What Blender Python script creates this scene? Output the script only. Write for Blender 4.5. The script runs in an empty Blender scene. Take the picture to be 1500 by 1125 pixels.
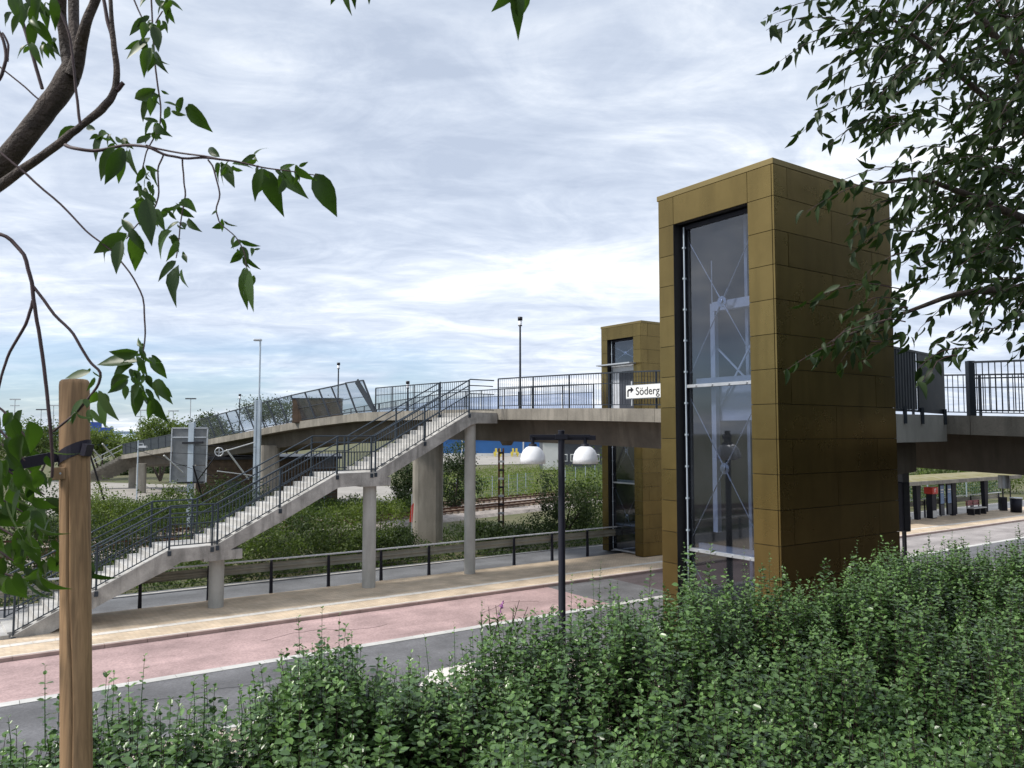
import bpy, math, random
import numpy as np
from mathutils import Matrix, Vector
random.seed(7); rng = np.random.default_rng(7)
S = bpy.context.scene
# ------------------------------------------------------------------ camera
F_PX, EYE = 1150.0, 5.4
PITCH = math.atan(72.5/F_PX)
cam = bpy.data.objects.new('camera', bpy.data.cameras.new('camera')); S.collection.objects.link(cam)
cam.location = (0, 0, EYE); cam.rotation_euler = (math.pi/2+PITCH, 0, 0)
cam.data.sensor_width = 36; cam.data.lens = 36*F_PX/1500
cam.data.clip_start = .05; cam.data.clip_end = 20000
cam.data.dof.use_dof = True; cam.data.dof.focus_distance = 13; cam.data.dof.aperture_fstop = 11
S.camera = cam
# ------------------------------------------------------------------ exposure
S.view_settings.view_transform = 'Standard'; S.view_settings.look = 'None'
S.view_settings.exposure = .42; S.view_settings.gamma = 1; S.view_settings.use_curve_mapping = False
# ------------------------------------------------------------------ sun
SUN_DIR = Vector((-.72, -.18, .78)).normalized()
sl = bpy.data.lights.new('sun', 'SUN'); sl.energy = 3.0; sl.angle = math.radians(9); sl.color = (1, .95, .88)
so = bpy.data.objects.new('sun', sl); S.collection.objects.link(so)
so.rotation_euler = SUN_DIR.to_track_quat('Z', 'Y').to_euler()
# ------------------------------------------------------------------ world: sky behind a layer of streaked cloud
W = bpy.data.worlds.new('World'); S.world = W; W.use_nodes = True
nt = W.node_tree; N = nt.nodes; L = nt.links; N.clear()
def nd(t, tree=None, **k):
    n = (tree or nt).nodes.new(t)
    for a, b in k.items(): setattr(n, a, b)
    return n
def setup_world():
    out = nd('ShaderNodeOutputWorld'); bg = nd('ShaderNodeBackground'); bg.inputs[1].default_value = .1
    L.new(bg.outputs[0], out.inputs[0])
    sky = nd('ShaderNodeTexSky'); sky.sky_type = 'NISHITA'; sky.sun_disc = False
    sky.sun_elevation = math.asin(SUN_DIR.z); sky.sun_rotation = math.atan2(SUN_DIR.x, SUN_DIR.y)
    sky.ozone_density = 2.0
    tc = nd('ShaderNodeTexCoord'); sp = nd('ShaderNodeSeparateXYZ'); L.new(tc.outputs['Generated'], sp.inputs[0])
    def m(op, a, b=None, c=None, clamp=False):
        n = nd('ShaderNodeMath', operation=op); n.use_clamp = clamp
        for i, v in enumerate((a, b, c)):
            if v is None: continue
            if isinstance(v, (int, float)): n.inputs[i].default_value = v
            else: L.new(v, n.inputs[i])
        return n.outputs[0]
    def sstep(v, a, b):
        n = nd('ShaderNodeMapRange', interpolation_type='SMOOTHSTEP'); L.new(v, n.inputs[0])
        n.inputs[1].default_value = a; n.inputs[2].default_value = b; return n.outputs[0]
    z = m('ADD', m('MAXIMUM', sp.outputs[2], 0.0), .12)
    cx = m('DIVIDE', sp.outputs[0], z); cy = m('DIVIDE', sp.outputs[1], z)
    cv = nd('ShaderNodeCombineXYZ'); L.new(cx, cv.inputs[0]); L.new(cy, cv.inputs[1])
    def noise(scale, det, rough, dist, loc, sc=(1, 1, 1), rot=0):
        mp = nd('ShaderNodeMapping'); L.new(cv.outputs[0], mp.inputs[0])
        mp.inputs['Location'].default_value = loc; mp.inputs['Scale'].default_value = sc; mp.inputs['Rotation'].default_value = (0, 0, rot)
        n = nd('ShaderNodeTexNoise'); n.inputs['Scale'].default_value = scale; n.inputs['Detail'].default_value = det
        n.inputs['Roughness'].default_value = rough; n.inputs['Distortion'].default_value = dist
        L.new(mp.outputs[0], n.inputs[0]); return n.outputs[0]
    big = noise(.42, 3, .5, .3, (3.1, 1.7, 0)); mid = noise(1.1, 7, .58, .5, (7.3, 2.2, 0), (.55, 1.25, 1), .25)
    fine = noise(4.2, 10, .64, 1.0, (1.3, 9.2, 0), (.6, 1.2, 1), .25)
    puff = noise(2.3, 10, .62, 1.1, (5.5, 4.2, 0), (.8, 1.0, 1), -.3)
    v = m('ADD', m('ADD', m('MULTIPLY', big, .55), m('MULTIPLY', mid, .75)), m('ADD', m('MULTIPLY', fine, .46), m('MULTIPLY', puff, .78)))
    v = m('SUBTRACT', v, .77)
    rmp = nd('ShaderNodeValToRGB'); L.new(v, rmp.inputs[0]); e = rmp.color_ramp.elements
    e[0].position = .26; e[0].color = (.46, .53, .66, 1)
    e[1].position = .76; e[1].color = (1.08, 1.09, 1.10, 1)
    x = e.new(.40); x.color = (.55, .62, .745, 1)
    x = e.new(.51); x.color = (.645, .71, .82, 1)
    x = e.new(.63); x.color = (.79, .84, .92, 1)
    sc = nd('ShaderNodeVectorMath', operation='SCALE'); L.new(rmp.outputs[0], sc.inputs[0]); sc.inputs[3].default_value = 9.1
    # brighter low and to the right where the cloud thins, heavier overhead
    el = sp.outputs[2]
    lift = m('ADD', m('MULTIPLY', sstep(el, .62, .06), .12), .93)
    sc2 = nd('ShaderNodeVectorMath', operation='SCALE'); L.new(sc.outputs[0], sc2.inputs[0]); L.new(lift, sc2.inputs[3])
    gapn = noise(.33, 4, .5, .4, (4.0, 3.0, 0))
    band = m('MULTIPLY', sstep(el, .135, .085), sstep(el, .0, .03))
    gap = m('MULTIPLY', band, sstep(gapn, .36, .50)); side = sstep(sp.outputs[0], .02, -.16)
    gap = m('MULTIPLY', gap, side, clamp=True)
    skc = nd('ShaderNodeVectorMath', operation='MULTIPLY'); L.new(sky.outputs[0], skc.inputs[0]); skc.inputs[1].default_value = (.78, .98, 1.22)
    mx = nd('ShaderNodeMix', data_type='RGBA'); L.new(m('MULTIPLY', gap, .65), mx.inputs[0]); L.new(sc2.outputs[0], mx.inputs[6]); L.new(skc.outputs[0], mx.inputs[7])
    L.new(mx.outputs[2], bg.inputs[0])
setup_world()
# ------------------------------------------------------------------ pixel <-> place helpers (photo measured once, results are metres)
cp, sp_ = math.cos(PITCH), math.sin(PITCH)
def ray(x, y):
    u = (x-750)/F_PX; v = (y-562.5)/F_PX
    return np.array([u, cp+v*sp_, sp_-v*cp])
O3 = np.array([0, 0, EYE])
def P(x, y, D): r = ray(x, y); return O3+r*D/r[1]
def G(x, y, z=0): r = ray(x, y); return O3+r*(z-EYE)/r[2]
RD = np.array([.824, .566, 0]); RN = np.array([-.566, .824, 0])      # road direction, across the road
def TN(t, n, z=0): return RD*t+RN*n+np.array([0, 0, z])
def tn(p): return float(p@RD), float(p@RN)
UP = np.array([0, 0, 1.])
# ------------------------------------------------------------------ materials
MATS = {}
def mat(name, base, rough=.7, metal=0, var=.15, scale=2.0, base2=None, bump=0, bscale=None, spec=.5, streak=0, rnd=0, fine=0, emis=None):
    if name in MATS: return MATS[name]
    m = bpy.data.materials.new(name); m.use_nodes = True; t = m.node_tree; b = t.nodes['Principled BSDF']
    b.inputs['Roughness'].default_value = rough; b.inputs['Metallic'].default_value = metal
    b.inputs['Specular IOR Level'].default_value = spec
    geo = nd('ShaderNodeNewGeometry', t)
    def noise(s, det=5, sc=None):
        n = nd('ShaderNodeTexNoise', t); n.inputs['Scale'].default_value = s; n.inputs['Detail'].default_value = det; n.inputs['Roughness'].default_value = .6
        src = geo.outputs['Position']
        if sc:
            mp = nd('ShaderNodeMapping', t); t.links.new(src, mp.inputs[0]); mp.inputs['Scale'].default_value = sc; src = mp.outputs[0]
        t.links.new(src, n.inputs[0]); return n.outputs[0]
    def mixc(f, a, bb):
        n = nd('ShaderNodeMix', t, data_type='RGBA')
        if isinstance(f, float): n.inputs[0].default_value = f
        else: t.links.new(f, n.inputs[0])
        for i, v in ((6, a), (7, bb)):
            if isinstance(v, tuple): n.inputs[i].default_value = (*v, 1)
            else: t.links.new(v, n.inputs[i])
        return n.outputs[2]
    def rng_(v, a, bb):
        n = nd('ShaderNodeMapRange', t); t.links.new(v, n.inputs[0]); n.inputs[1].default_value = a; n.inputs[2].default_value = bb; return n.outputs[0]
    c2 = base2 or tuple(c*(1-var*1.6) for c in base); c1 = base if base2 else tuple(min(1, c*(1+var*.8)) for c in base)
    col = mixc(rng_(noise(scale), .35, .68), c1, c2)
    if streak:
        col = mixc(rng_(noise(3.5, 4, (1, 1, .14)), .48, .72), col, tuple(c*(1-streak) for c in base))
    if fine:
        n = nd('ShaderNodeMix', t, data_type='RGBA', blend_type='MULTIPLY'); n.inputs[0].default_value = 1
        t.links.new(col, n.inputs[6]); f = nd('ShaderNodeMapRange', t); t.links.new(noise(scale*28, 3), f.inputs[0])
        f.inputs[1].default_value = .3; f.inputs[2].default_value = .7; f.inputs[3].default_value = 1-fine; f.inputs[4].default_value = 1+fine
        t.links.new(f.outputs[0], n.inputs[7]); col = n.outputs[2]
    if rnd:
        oi = nd('ShaderNodeObjectInfo', t); hs = nd('ShaderNodeHueSaturation', t)
        f = nd('ShaderNodeMapRange', t); t.links.new(oi.outputs['Random'], f.inputs[0]); f.inputs[3].default_value = 1-rnd; f.inputs[4].default_value = 1+rnd
        t.links.new(f.outputs[0], hs.inputs['Value']); t.links.new(col, hs.inputs['Color']); col = hs.outputs[0]
    t.links.new(col, b.inputs['Base Color'])
    rr = nd('ShaderNodeMapRange', t); t.links.new(noise(scale*1.7), rr.inputs[0]); rr.inputs[3].default_value = max(.02, rough-.08); rr.inputs[4].default_value = min(1, rough+.08)
    t.links.new(rr.outputs[0], b.inputs['Roughness'])
    if bump:
        bp = nd('ShaderNodeBump', t); bp.inputs['Strength'].default_value = bump; bp.inputs['Distance'].default_value = .02
        t.links.new(noise(bscale or scale*20, 4), bp.inputs['Height']); t.links.new(bp.outputs[0], b.inputs['Normal'])
    MATS[name] = m; return m
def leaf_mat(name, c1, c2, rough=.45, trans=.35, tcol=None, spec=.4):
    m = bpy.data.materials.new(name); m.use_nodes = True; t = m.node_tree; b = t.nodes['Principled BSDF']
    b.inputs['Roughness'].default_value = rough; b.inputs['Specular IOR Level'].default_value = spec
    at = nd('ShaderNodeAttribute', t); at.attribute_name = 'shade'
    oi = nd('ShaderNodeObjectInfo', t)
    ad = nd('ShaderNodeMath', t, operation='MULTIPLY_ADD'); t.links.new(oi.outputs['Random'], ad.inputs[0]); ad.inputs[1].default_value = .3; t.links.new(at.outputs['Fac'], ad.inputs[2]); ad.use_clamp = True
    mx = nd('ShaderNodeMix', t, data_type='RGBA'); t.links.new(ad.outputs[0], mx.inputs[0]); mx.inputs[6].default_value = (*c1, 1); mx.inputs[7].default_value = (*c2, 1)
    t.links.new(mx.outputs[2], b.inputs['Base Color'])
    tr = nd('ShaderNodeBsdfTranslucent', t); g = nd('ShaderNodeMix', t, data_type='RGBA', blend_type='MULTIPLY'); g.inputs[0].default_value = 1
    t.links.new(mx.outputs[2], g.inputs[6]); g.inputs[7].default_value = (*(tcol or (1.5, 1.7, .6)), 1); t.links.new(g.outputs[2], tr.inputs[0])
    ms = nd('ShaderNodeMixShader', t); ms.inputs[0].default_value = trans
    t.links.new(b.outputs[0], ms.inputs[1]); t.links.new(tr.outputs[0], ms.inputs[2]); t.links.new(ms.outputs[0], t.nodes['Material Output'].inputs[0])
    return m
def glass_mat(name, tint=(.6, .64, .7), refl=1.0, base=.06, dirt=.0):
    m = bpy.data.materials.new(name); m.use_nodes = True; t = m.node_tree; t.nodes.clear()
    out = nd('ShaderNodeOutputMaterial', t); tr = nd('ShaderNodeBsdfTransparent', t); tr.inputs[0].default_value = (*tint, 1)
    gl = nd('ShaderNodeBsdfGlossy', t); gl.inputs['Roughness'].default_value = .03; gl.inputs[0].default_value = (refl*.9, refl*.93, refl, 1)
    fr = nd('ShaderNodeFresnel', t); fr.inputs[0].default_value = 1.5
    ad = nd('ShaderNodeMath', t, operation='MULTIPLY_ADD'); t.links.new(fr.outputs[0], ad.inputs[0]); ad.inputs[1].default_value = 1.7; ad.inputs[2].default_value = base; ad.use_clamp = True
    ms = nd('ShaderNodeMixShader', t); gb = nd('ShaderNodeNewGeometry', t); fb = nd('ShaderNodeMath', t, operation='SUBTRACT'); fb.inputs[0].default_value = 1; t.links.new(gb.outputs['Backfacing'], fb.inputs[1])
    mf = nd('ShaderNodeMath', t, operation='MULTIPLY'); t.links.new(ad.outputs[0], mf.inputs[0]); t.links.new(fb.outputs[0], mf.inputs[1])
    t.links.new(mf.outputs[0], ms.inputs[0]); t.links.new(tr.outputs[0], ms.inputs[1]); t.links.new(gl.outputs[0], ms.inputs[2])
    last = ms
    if dirt:
        df = nd('ShaderNodeBsdfDiffuse', t); df.inputs[0].default_value = (.35, .38, .42, 1)
        no = nd('ShaderNodeTexNoise', t); no.inputs['Scale'].default_value = 1.3; no.inputs['Detail'].default_value = 6; g = nd('ShaderNodeNewGeometry', t)
        mp = nd('ShaderNodeMapping', t); mp.inputs['Scale'].default_value = (1, 1, .5); t.links.new(g.outputs['Position'], mp.inputs[0]); t.links.new(mp.outputs[0], no.inputs[0])
        mr = nd('ShaderNodeMapRange', t); t.links.new(no.outputs[0], mr.inputs[0]); mr.inputs[1].default_value = .35; mr.inputs[2].default_value = .75; mr.inputs[3].default_value = dirt*.4; mr.inputs[4].default_value = dirt*1.6
        m2 = nd('ShaderNodeMixShader', t); t.links.new(mr.outputs[0], m2.inputs[0]); t.links.new(ms.outputs[0], m2.inputs[1]); t.links.new(df.outputs[0], m2.inputs[2]); last = m2
    t.links.new(last.outputs[0], out.inputs[0]); return m
def paver_mat(name, c1, c2, mortar, bw, bh, scale=1.0):
    m = bpy.data.materials.new(name); m.use_nodes = True; t = m.node_tree; b = t.nodes['Principled BSDF']; b.inputs['Roughness'].default_value = .85
    g = nd('ShaderNodeNewGeometry', t); mp = nd('ShaderNodeMapping', t); mp.inputs['Rotation'].default_value = (0, 0, -math.atan2(RD[1], RD[0])+math.radians(45))
    t.links.new(g.outputs['Position'], mp.inputs[0])
    br = nd('ShaderNodeTexBrick', t); t.links.new(mp.outputs[0], br.inputs[0]); br.inputs['Scale'].default_value = scale
    br.inputs['Color1'].default_value = (*c1, 1); br.inputs['Color2'].default_value = (*c2, 1); br.inputs['Mortar'].default_value = (*mortar, 1)
    br.inputs['Mortar Size'].default_value = .008; br.inputs['Brick Width'].default_value = bw; br.inputs['Row Height'].default_value = bh
    no = nd('ShaderNodeTexNoise', t); no.inputs['Scale'].default_value = 1.1; no.inputs['Detail'].default_value = 7; t.links.new(g.outputs['Position'], no.inputs[0])
    mr = nd('ShaderNodeMapRange', t); t.links.new(no.outputs[0], mr.inputs[0]); mr.inputs[1].default_value = .3; mr.inputs[2].default_value = .7; mr.inputs[3].default_value = .72; mr.inputs[4].default_value = 1.15
    mx = nd('ShaderNodeMix', t, data_type='RGBA', blend_type='MULTIPLY'); mx.inputs[0].default_value = 1; t.links.new(br.outputs[0], mx.inputs[6]); t.links.new(mr.outputs[0], mx.inputs[7])
    t.links.new(mx.outputs[2], b.inputs['Base Color'])
    bp = nd('ShaderNodeBump', t); bp.inputs['Strength'].default_value = .5; bp.inputs['Distance'].default_value = .01; bp.invert = True
    t.links.new(br.outputs['Fac'], bp.inputs['Height']); t.links.new(bp.outputs[0], b.inputs['Normal'])
    return m
def asphalt_mat(name, c, pinkish=False):
    """asphalt with faint worn wheel tracks running along the road"""
    m = mat(name, c, .88, var=.17, scale=.7, bump=.5, bscale=70, fine=.2)
    t = m.node_tree; b = t.nodes['Principled BSDF']; src = b.inputs['Base Color'].links[0].from_socket
    g = nd('ShaderNodeNewGeometry', t); mp = nd('ShaderNodeMapping', t); mp.vector_type = 'POINT'
    mp.inputs['Rotation'].default_value = (0, 0, -math.atan2(RD[1], RD[0])); t.links.new(g.outputs['Position'], mp.inputs[0])
    m2 = nd('ShaderNodeMapping', t); m2.inputs['Scale'].default_value = (.05, .9, 1); t.links.new(mp.outputs[0], m2.inputs[0])
    no = nd('ShaderNodeTexNoise', t); no.inputs['Scale'].default_value = 1.0; no.inputs['Detail'].default_value = 4; t.links.new(m2.outputs[0], no.inputs[0])
    mr = nd('ShaderNodeMapRange', t); t.links.new(no.outputs[0], mr.inputs[0]); mr.inputs[1].default_value = .3; mr.inputs[2].default_value = .7; mr.inputs[3].default_value = .76; mr.inputs[4].default_value = 1.16
    mx = nd('ShaderNodeMix', t, data_type='RGBA', blend_type='MULTIPLY'); mx.inputs[0].default_value = 1; t.links.new(src, mx.inputs[6]); t.links.new(mr.outputs[0], mx.inputs[7])
    t.links.new(mx.outputs[2], b.inputs['Base Color']); return m
M = dict(
    bronze=mat('bronze_cladding', (.195, .140, .051), .29, .85, .10, .8, rnd=.11, spec=.5, bump=.30, bscale=1.3, streak=.2),
    bronze_dark=mat('bronze_flashing', (.22, .17, .075), .45, .8, .08, 1),
    dark=mat('dark_core', (.012, .012, .014), .6), interior=mat('shaft_interior', (.028, .028, .034), .7),
    steel=mat('galvanised_steel', (.50, .52, .55), .42, .6, .1, 3), whitesteel=mat('pale_steel', (.62, .64, .68), .45, .2, .06, 3),
    chrome=mat('spider_steel', (.62, .64, .68), .25, .9, .05, 4),
    railm=mat('railing_paint', (.022, .030, .042), .5, .1, .15, 2), raill=mat('stair_rail_paint', (.035, .050, .068), .42, .2, .15, 2),
    black=mat('black_paint', (.012, .012, .018), .4, .1), navy=mat('navy_black_paint', (.008, .009, .018), .55, 0, spec=.3),
    concrete=mat('weathered_concrete', (.24, .222, .19), .9, 0, .2, .9, streak=.4, bump=.5, bscale=30, fine=.08),
    concrete_l=mat('pale_concrete', (.39, .38, .36), .85, 0, .26, 1.6, streak=.5, bump=.5, bscale=26, fine=.12),
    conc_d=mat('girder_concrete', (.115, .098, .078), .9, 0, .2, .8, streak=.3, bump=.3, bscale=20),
    step=mat('step_concrete', (.47, .46, .44), .8, 0, .18, 1.5, fine=.08, bump=.3, bscale=60),
    colm=mat('column_concrete', (.40, .40, .38), .8, 0, .1, 1.3, streak=.2, bump=.2, bscale=40, fine=.05),
    slab=mat('white_paving', (.66, .63, .58), .8, 0, .12, 2, rnd=.06, fine=.06), kerb=mat('kerb_stone', (.36, .27, .24), .8, 0, .15, 2, rnd=.06),
    strip=mat('edge_concrete', (.55, .545, .52), .85, 0, .1, 2, rnd=.05, fine=.06),
    pink=asphalt_mat('pink_asphalt', (.44, .31, .30)), grey=asphalt_mat('grey_asphalt', (.150, .150, .158)), back=asphalt_mat('back_road_asphalt', (.16, .165, .175)),
    palegrey=asphalt_mat('pale_asphalt', (.34, .31, .30)), redbrown=asphalt_mat('dark_red_asphalt', (.095, .075, .08)),
    platform=paver_mat('sand_pavers', (.70, .57, .42), (.60, .47, .33), (.46, .37, .28), .21, .105),
    nearpave=paver_mat('near_pavers', (.50, .43, .35), (.44, .37, .30), (.2, .18, .15), .35, .175),
    soil=mat('bank_soil', (.045, .035, .022), .95, 0, .3, 3, bump=.5), grass=mat('rough_grass', (.075, .09, .03), .95, 0, .3, .35, base2=(.14, .125, .065), fine=.25, bump=.6, bscale=12),
    ballast=mat('railway_ballast', (.33, .29, .26), .95, 0, .25, 2, fine=.35, bump=1, bscale=14), rail=mat('rusty_rail', (.13, .065, .04), .6, .5, .2, 4),
    sleeper=mat('sleeper', (.22, .17, .13), .9, 0, .2, 3),
    wood=mat('round_stake_timber', (.36, .22, .115), .75), wooddark=mat('brown_cladding', (.085, .055, .035), .8, 0, .25, 3),
    bark=mat('tree_bark', (.075, .055, .045), .8, 0, .35, 14, bump=.8, bscale=60), twig=mat('twig_bark', (.055, .028, .03), .6, 0, .2, 30),
    opal=mat('opal_shade', (.80, .81, .84), .3, 0, .02, 3), rubber=mat('rubber_tie', (.018, .014, .03), .6),
    bluew=mat('blue_metal_wall', (.015, .10, .30), .55, 0, .1, .2), yellow=mat('yellow_paint', (.62, .50, .07), .5), red=mat('red_paint', (.60, .035, .02), .4),
    reddark=mat('bench_red', (.22, .035, .03), .5), moss=mat('moss_roof', (.20, .18, .06), .95, 0, .2, 1.5, base2=(.30, .27, .18), fine=.3),
    white=mat('white_sign', (.80, .81, .80), .5, 0, .02), poster=mat('blue_poster', (.14, .25, .46), .25, 0, .2, 1.5), hill=mat('haze_blue_hill', (.10, .15, .22), .95, 0, .15, .003),
    sea=mat('sea_water', (.30, .36, .42), .25, 0, .05, .02), silver=mat('light_pole_paint', (.46, .53, .60), .45, .2, .08, 2), pier=mat('pier_concrete', (.30, .275, .235), .9, 0, .15, .6, streak=.3, bump=.3, bscale=18),
    palebld=mat('pale_building', (.55, .56, .56), .7, 0, .1, .3), darkbld=mat('dark_building', (.05, .055, .07), .5, 0, .2, .4), roadfar=mat('far_asphalt', (.34, .32, .29), .9, 0, .12, .3, fine=.1),
    purple=mat('purple_flower', (.42, .16, .40), .6),
)
GLASS = glass_mat('lift_glass', (.64, .68, .76), .95, .02, .025)
SCREEN = glass_mat('screen_glass', (.86, .89, .92), .7, .0, .05)
BLUEGL = glass_mat('bluish_panel_glass', (.82, .86, .95), .6, .02, .07)
LEAF_A = leaf_mat('broad_leaf', (.018, .040, .010), (.060, .115, .022), .40, .38)
LEAF_B = leaf_mat('crown_leaf', (.009, .020, .008), (.038, .066, .018), .48, .26, spec=.22)
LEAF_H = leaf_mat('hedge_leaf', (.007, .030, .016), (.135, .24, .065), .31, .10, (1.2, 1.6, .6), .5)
LEAF_F = leaf_mat('far_foliage', (.025, .048, .012), (.13, .18, .040), .6, .3)
# timber stake: grain and one long crack come from the material's own noise
def stake_mat():
    m = M['wood']; t = m.node_tree; b = t.nodes['Principled BSDF']; src = b.inputs['Base Color'].links[0].from_socket
    g = nd('ShaderNodeNewGeometry', t); mp = nd('ShaderNodeMapping', t); mp.inputs['Scale'].default_value = (60, 60, 2.2); t.links.new(g.outputs['Position'], mp.inputs[0])
    no = nd('ShaderNodeTexNoise', t); no.inputs['Scale'].default_value = 1; no.inputs['Detail'].default_value = 5; no.inputs['Distortion'].default_value = .8; t.links.new(mp.outputs[0], no.inputs[0])
    mr = nd('ShaderNodeMapRange', t); t.links.new(no.outputs[0], mr.inputs[0]); mr.inputs[1].default_value = .3; mr.inputs[2].default_value = .7; mr.inputs[3].default_value = .62; mr.inputs[4].default_value = 1.18
    mx = nd('ShaderNodeMix', t, data_type='RGBA', blend_type='MULTIPLY'); mx.inputs[0].default_value = 1; t.links.new(src, mx.inputs[6]); t.links.new(mr.outputs[0], mx.inputs[7])
    t.links.new(mx.outputs[2], b.inputs['Base Color'])
stake_mat()
# ------------------------------------------------------------------ object helpers
C = S.collection; XF = {}
def tag(o, label=None, cat=None, group=None, kind=None):
    if label: o['label'] = label
    if cat: o['category'] = cat
    if group: o['group'] = group
    if kind: o['kind'] = kind
    return o
def thing(name, label, cat, loc=(0, 0, 0), rz=0, group=None):
    o = bpy.data.objects.new(name, None); C.objects.link(o); o.empty_display_size = .1
    o.location = loc; o.rotation_euler = (0, 0, rz)
    XF[o.name] = (Matrix.Translation(Vector(loc))@Matrix.Rotation(rz, 4, 'Z'))
    return tag(o, label, cat, group)
def root_of(p):
    while p.parent: p = p.parent
    return p
def link(name, me, m, parent=None):
    o = bpy.data.objects.new(name, me); C.objects.link(o)
    if m and not me.materials: me.materials.append(m)
    if parent: o.parent = parent
    return o
def mesh_np(name, V, Fq, m, parent=None, shade=None, smooth=False, local=False):
    V = np.asarray(V, dtype=np.float64)
    if parent is not None and not local:
        Mi = np.array(XF[root_of(parent).name].inverted()); V = V@Mi[:3, :3].T+Mi[:3, 3]
    me = bpy.data.meshes.new(name)
    if isinstance(Fq, np.ndarray):
        k = Fq.shape[1]; nf = len(Fq)
        me.vertices.add(len(V)); me.vertices.foreach_set('co', V.astype(np.float32).ravel())
        me.loops.add(nf*k); me.loops.foreach_set('vertex_index', Fq.astype(np.int32).ravel())
        me.polygons.add(nf); me.polygons.foreach_set('loop_start', np.arange(0, nf*k, k, dtype=np.int32)); me.polygons.foreach_set('loop_total', np.full(nf, k, dtype=np.int32))
        me.update(calc_edges=True)
    else:
        me.from_pydata(V.tolist(), [], Fq); me.update()
    if shade is not None:
        a = me.attributes.new('shade', 'FLOAT', 'POINT'); a.data.foreach_set('value', np.asarray(shade, dtype=np.float32))
    if smooth:
        me.polygons.foreach_set('use_smooth', np.ones(len(me.polygons), dtype=bool))
    return link(name, me, m, parent)
class MB:
    def __init__(s): s.v = []; s.f = []; s.sm = []
    def add(s, V, Fs, smooth=False):
        o = len(s.v); s.v += [tuple(map(float, q)) for q in V]; s.f += [tuple(i+o for i in f) for f in Fs]; s.sm += [smooth]*len(Fs); return s
    def hexa(s, b, t):   # bottom ring, top ring (same order, ccw seen from above)
        n = len(b); return s.add(list(b)+list(t), [tuple(range(n-1, -1, -1)), tuple(range(n, 2*n))]+[(i, (i+1) % n, n+(i+1) % n, n+i) for i in range(n)])
    def prism(s, poly, z0, z1): return s.hexa([(p[0], p[1], z0) for p in poly], [(p[0], p[1], z1) for p in poly])
    def box(s, x0, x1, y0, y1, z0, z1): return s.prism([(x0, y0), (x1, y0), (x1, y1), (x0, y1)], z0, z1)
    def bar(s, p, q, w, h=None, up=UP):    # rectangular bar from p to q
        p = np.array(p, float); q = np.array(q, float); h = h or w; d = q-p; d /= np.linalg.norm(d)
        up = np.array(up, float)
        if abs(d@up) > .98: up = np.array([1., 0, 0])
        a = np.cross(up, d); a /= np.linalg.norm(a); b = np.cross(d, a)
        r = [a*w/2*i+b*h/2*j for i, j in ((-1, -1), (1, -1), (1, 1), (-1, 1))]
        return s.add([p+x for x in r]+[q+x for x in r], [(3, 2, 1, 0), (4, 5, 6, 7), (0, 1, 5, 4), (1, 2, 6, 5), (2, 3, 7, 6), (3, 0, 4, 7)])
    def tube(s, pts, rad, n=8, cap=True):
        pts = [np.array(p, float) for p in pts]; k = len(pts)
        rad = [rad]*k if isinstance(rad, (int, float)) else list(rad)
        V = []; a = None
        for i in range(k):
            d = pts[min(i+1, k-1)]-pts[max(i-1, 0)]; d = d/(np.linalg.norm(d)+1e-9)
            if a is None:
                a = np.cross(d, UP if abs(d[2]) < .9 else np.array([1., 0, 0]))
            a = a-d*(a@d); a /= np.linalg.norm(a)+1e-9; b = np.cross(d, a)
            V += [pts[i]+(a*math.cos(2*math.pi*j/n)+b*math.sin(2*math.pi*j/n))*rad[i] for j in range(n)]
        Fs = [(i*n+j, i*n+(j+1) % n, (i+1)*n+(j+1) % n, (i+1)*n+j) for i in range(k-1) for j in range(n)]
        s.add(V, Fs, True)
        if cap:
            s.add(V[:n], [tuple(range(n-1, -1, -1))]); s.add(V[-n:], [tuple(range(n))])
        return s
    def lathe(s, c, prof, n=24):
        V = []; c = np.array(c, float)
        for r, z in prof: V += [c+np.array([r*math.cos(2*math.pi*j/n), r*math.sin(2*math.pi*j/n), z]) for j in range(n)]
        k = len(prof)
        return s.add(V, [(i*n+j, i*n+(j+1) % n, (i+1)*n+(j+1) % n, (i+1)*n+j) for i in range(k-1) for j in range(n)], True)
    def build(s, name, m, parent=None, local=False, bevel=0):
        o = mesh_np(name, s.v, s.f, m, parent, local=local)
        o.data.polygons.foreach_set('use_smooth', np.array(s.sm, dtype=bool))
        if bevel:
            b = o.modifiers.new('bevel', 'BEVEL'); b.width = bevel; b.segments = 2; b.limit_method = 'ANGLE'
        return o
def struct(name, mb, m, **k): return tag(mb.build(name, m, **k), kind='structure')
def copy_tree(o, parent=None):
    c = o.copy(); C.objects.link(c)
    if parent: c.parent = parent
    for ch in list(o.children): copy_tree(ch, c)
    return c
BOXC = {}
def box_piece(name, size, m, parent, loc, rot=(0, 0, 0), bev=0):
    key = (tuple(round(x, 3) for x in size), m.name, bev)
    if key not in BOXC:
        x, y, z = [v/2 for v in size]; b = MB().box(-x, x, -y, y, -z, z)
        me = bpy.data.meshes.new(name); me.from_pydata(b.v, [], b.f); me.update(); me.materials.append(m); BOXC[key] = me
    o = bpy.data.objects.new(name, BOXC[key]); C.objects.link(o); o.parent = parent; o.location = loc; o.rotation_euler = rot
    if bev:
        q = o.modifiers.new('bevel', 'BEVEL'); q.width = bev; q.segments = 1
    return o
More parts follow.
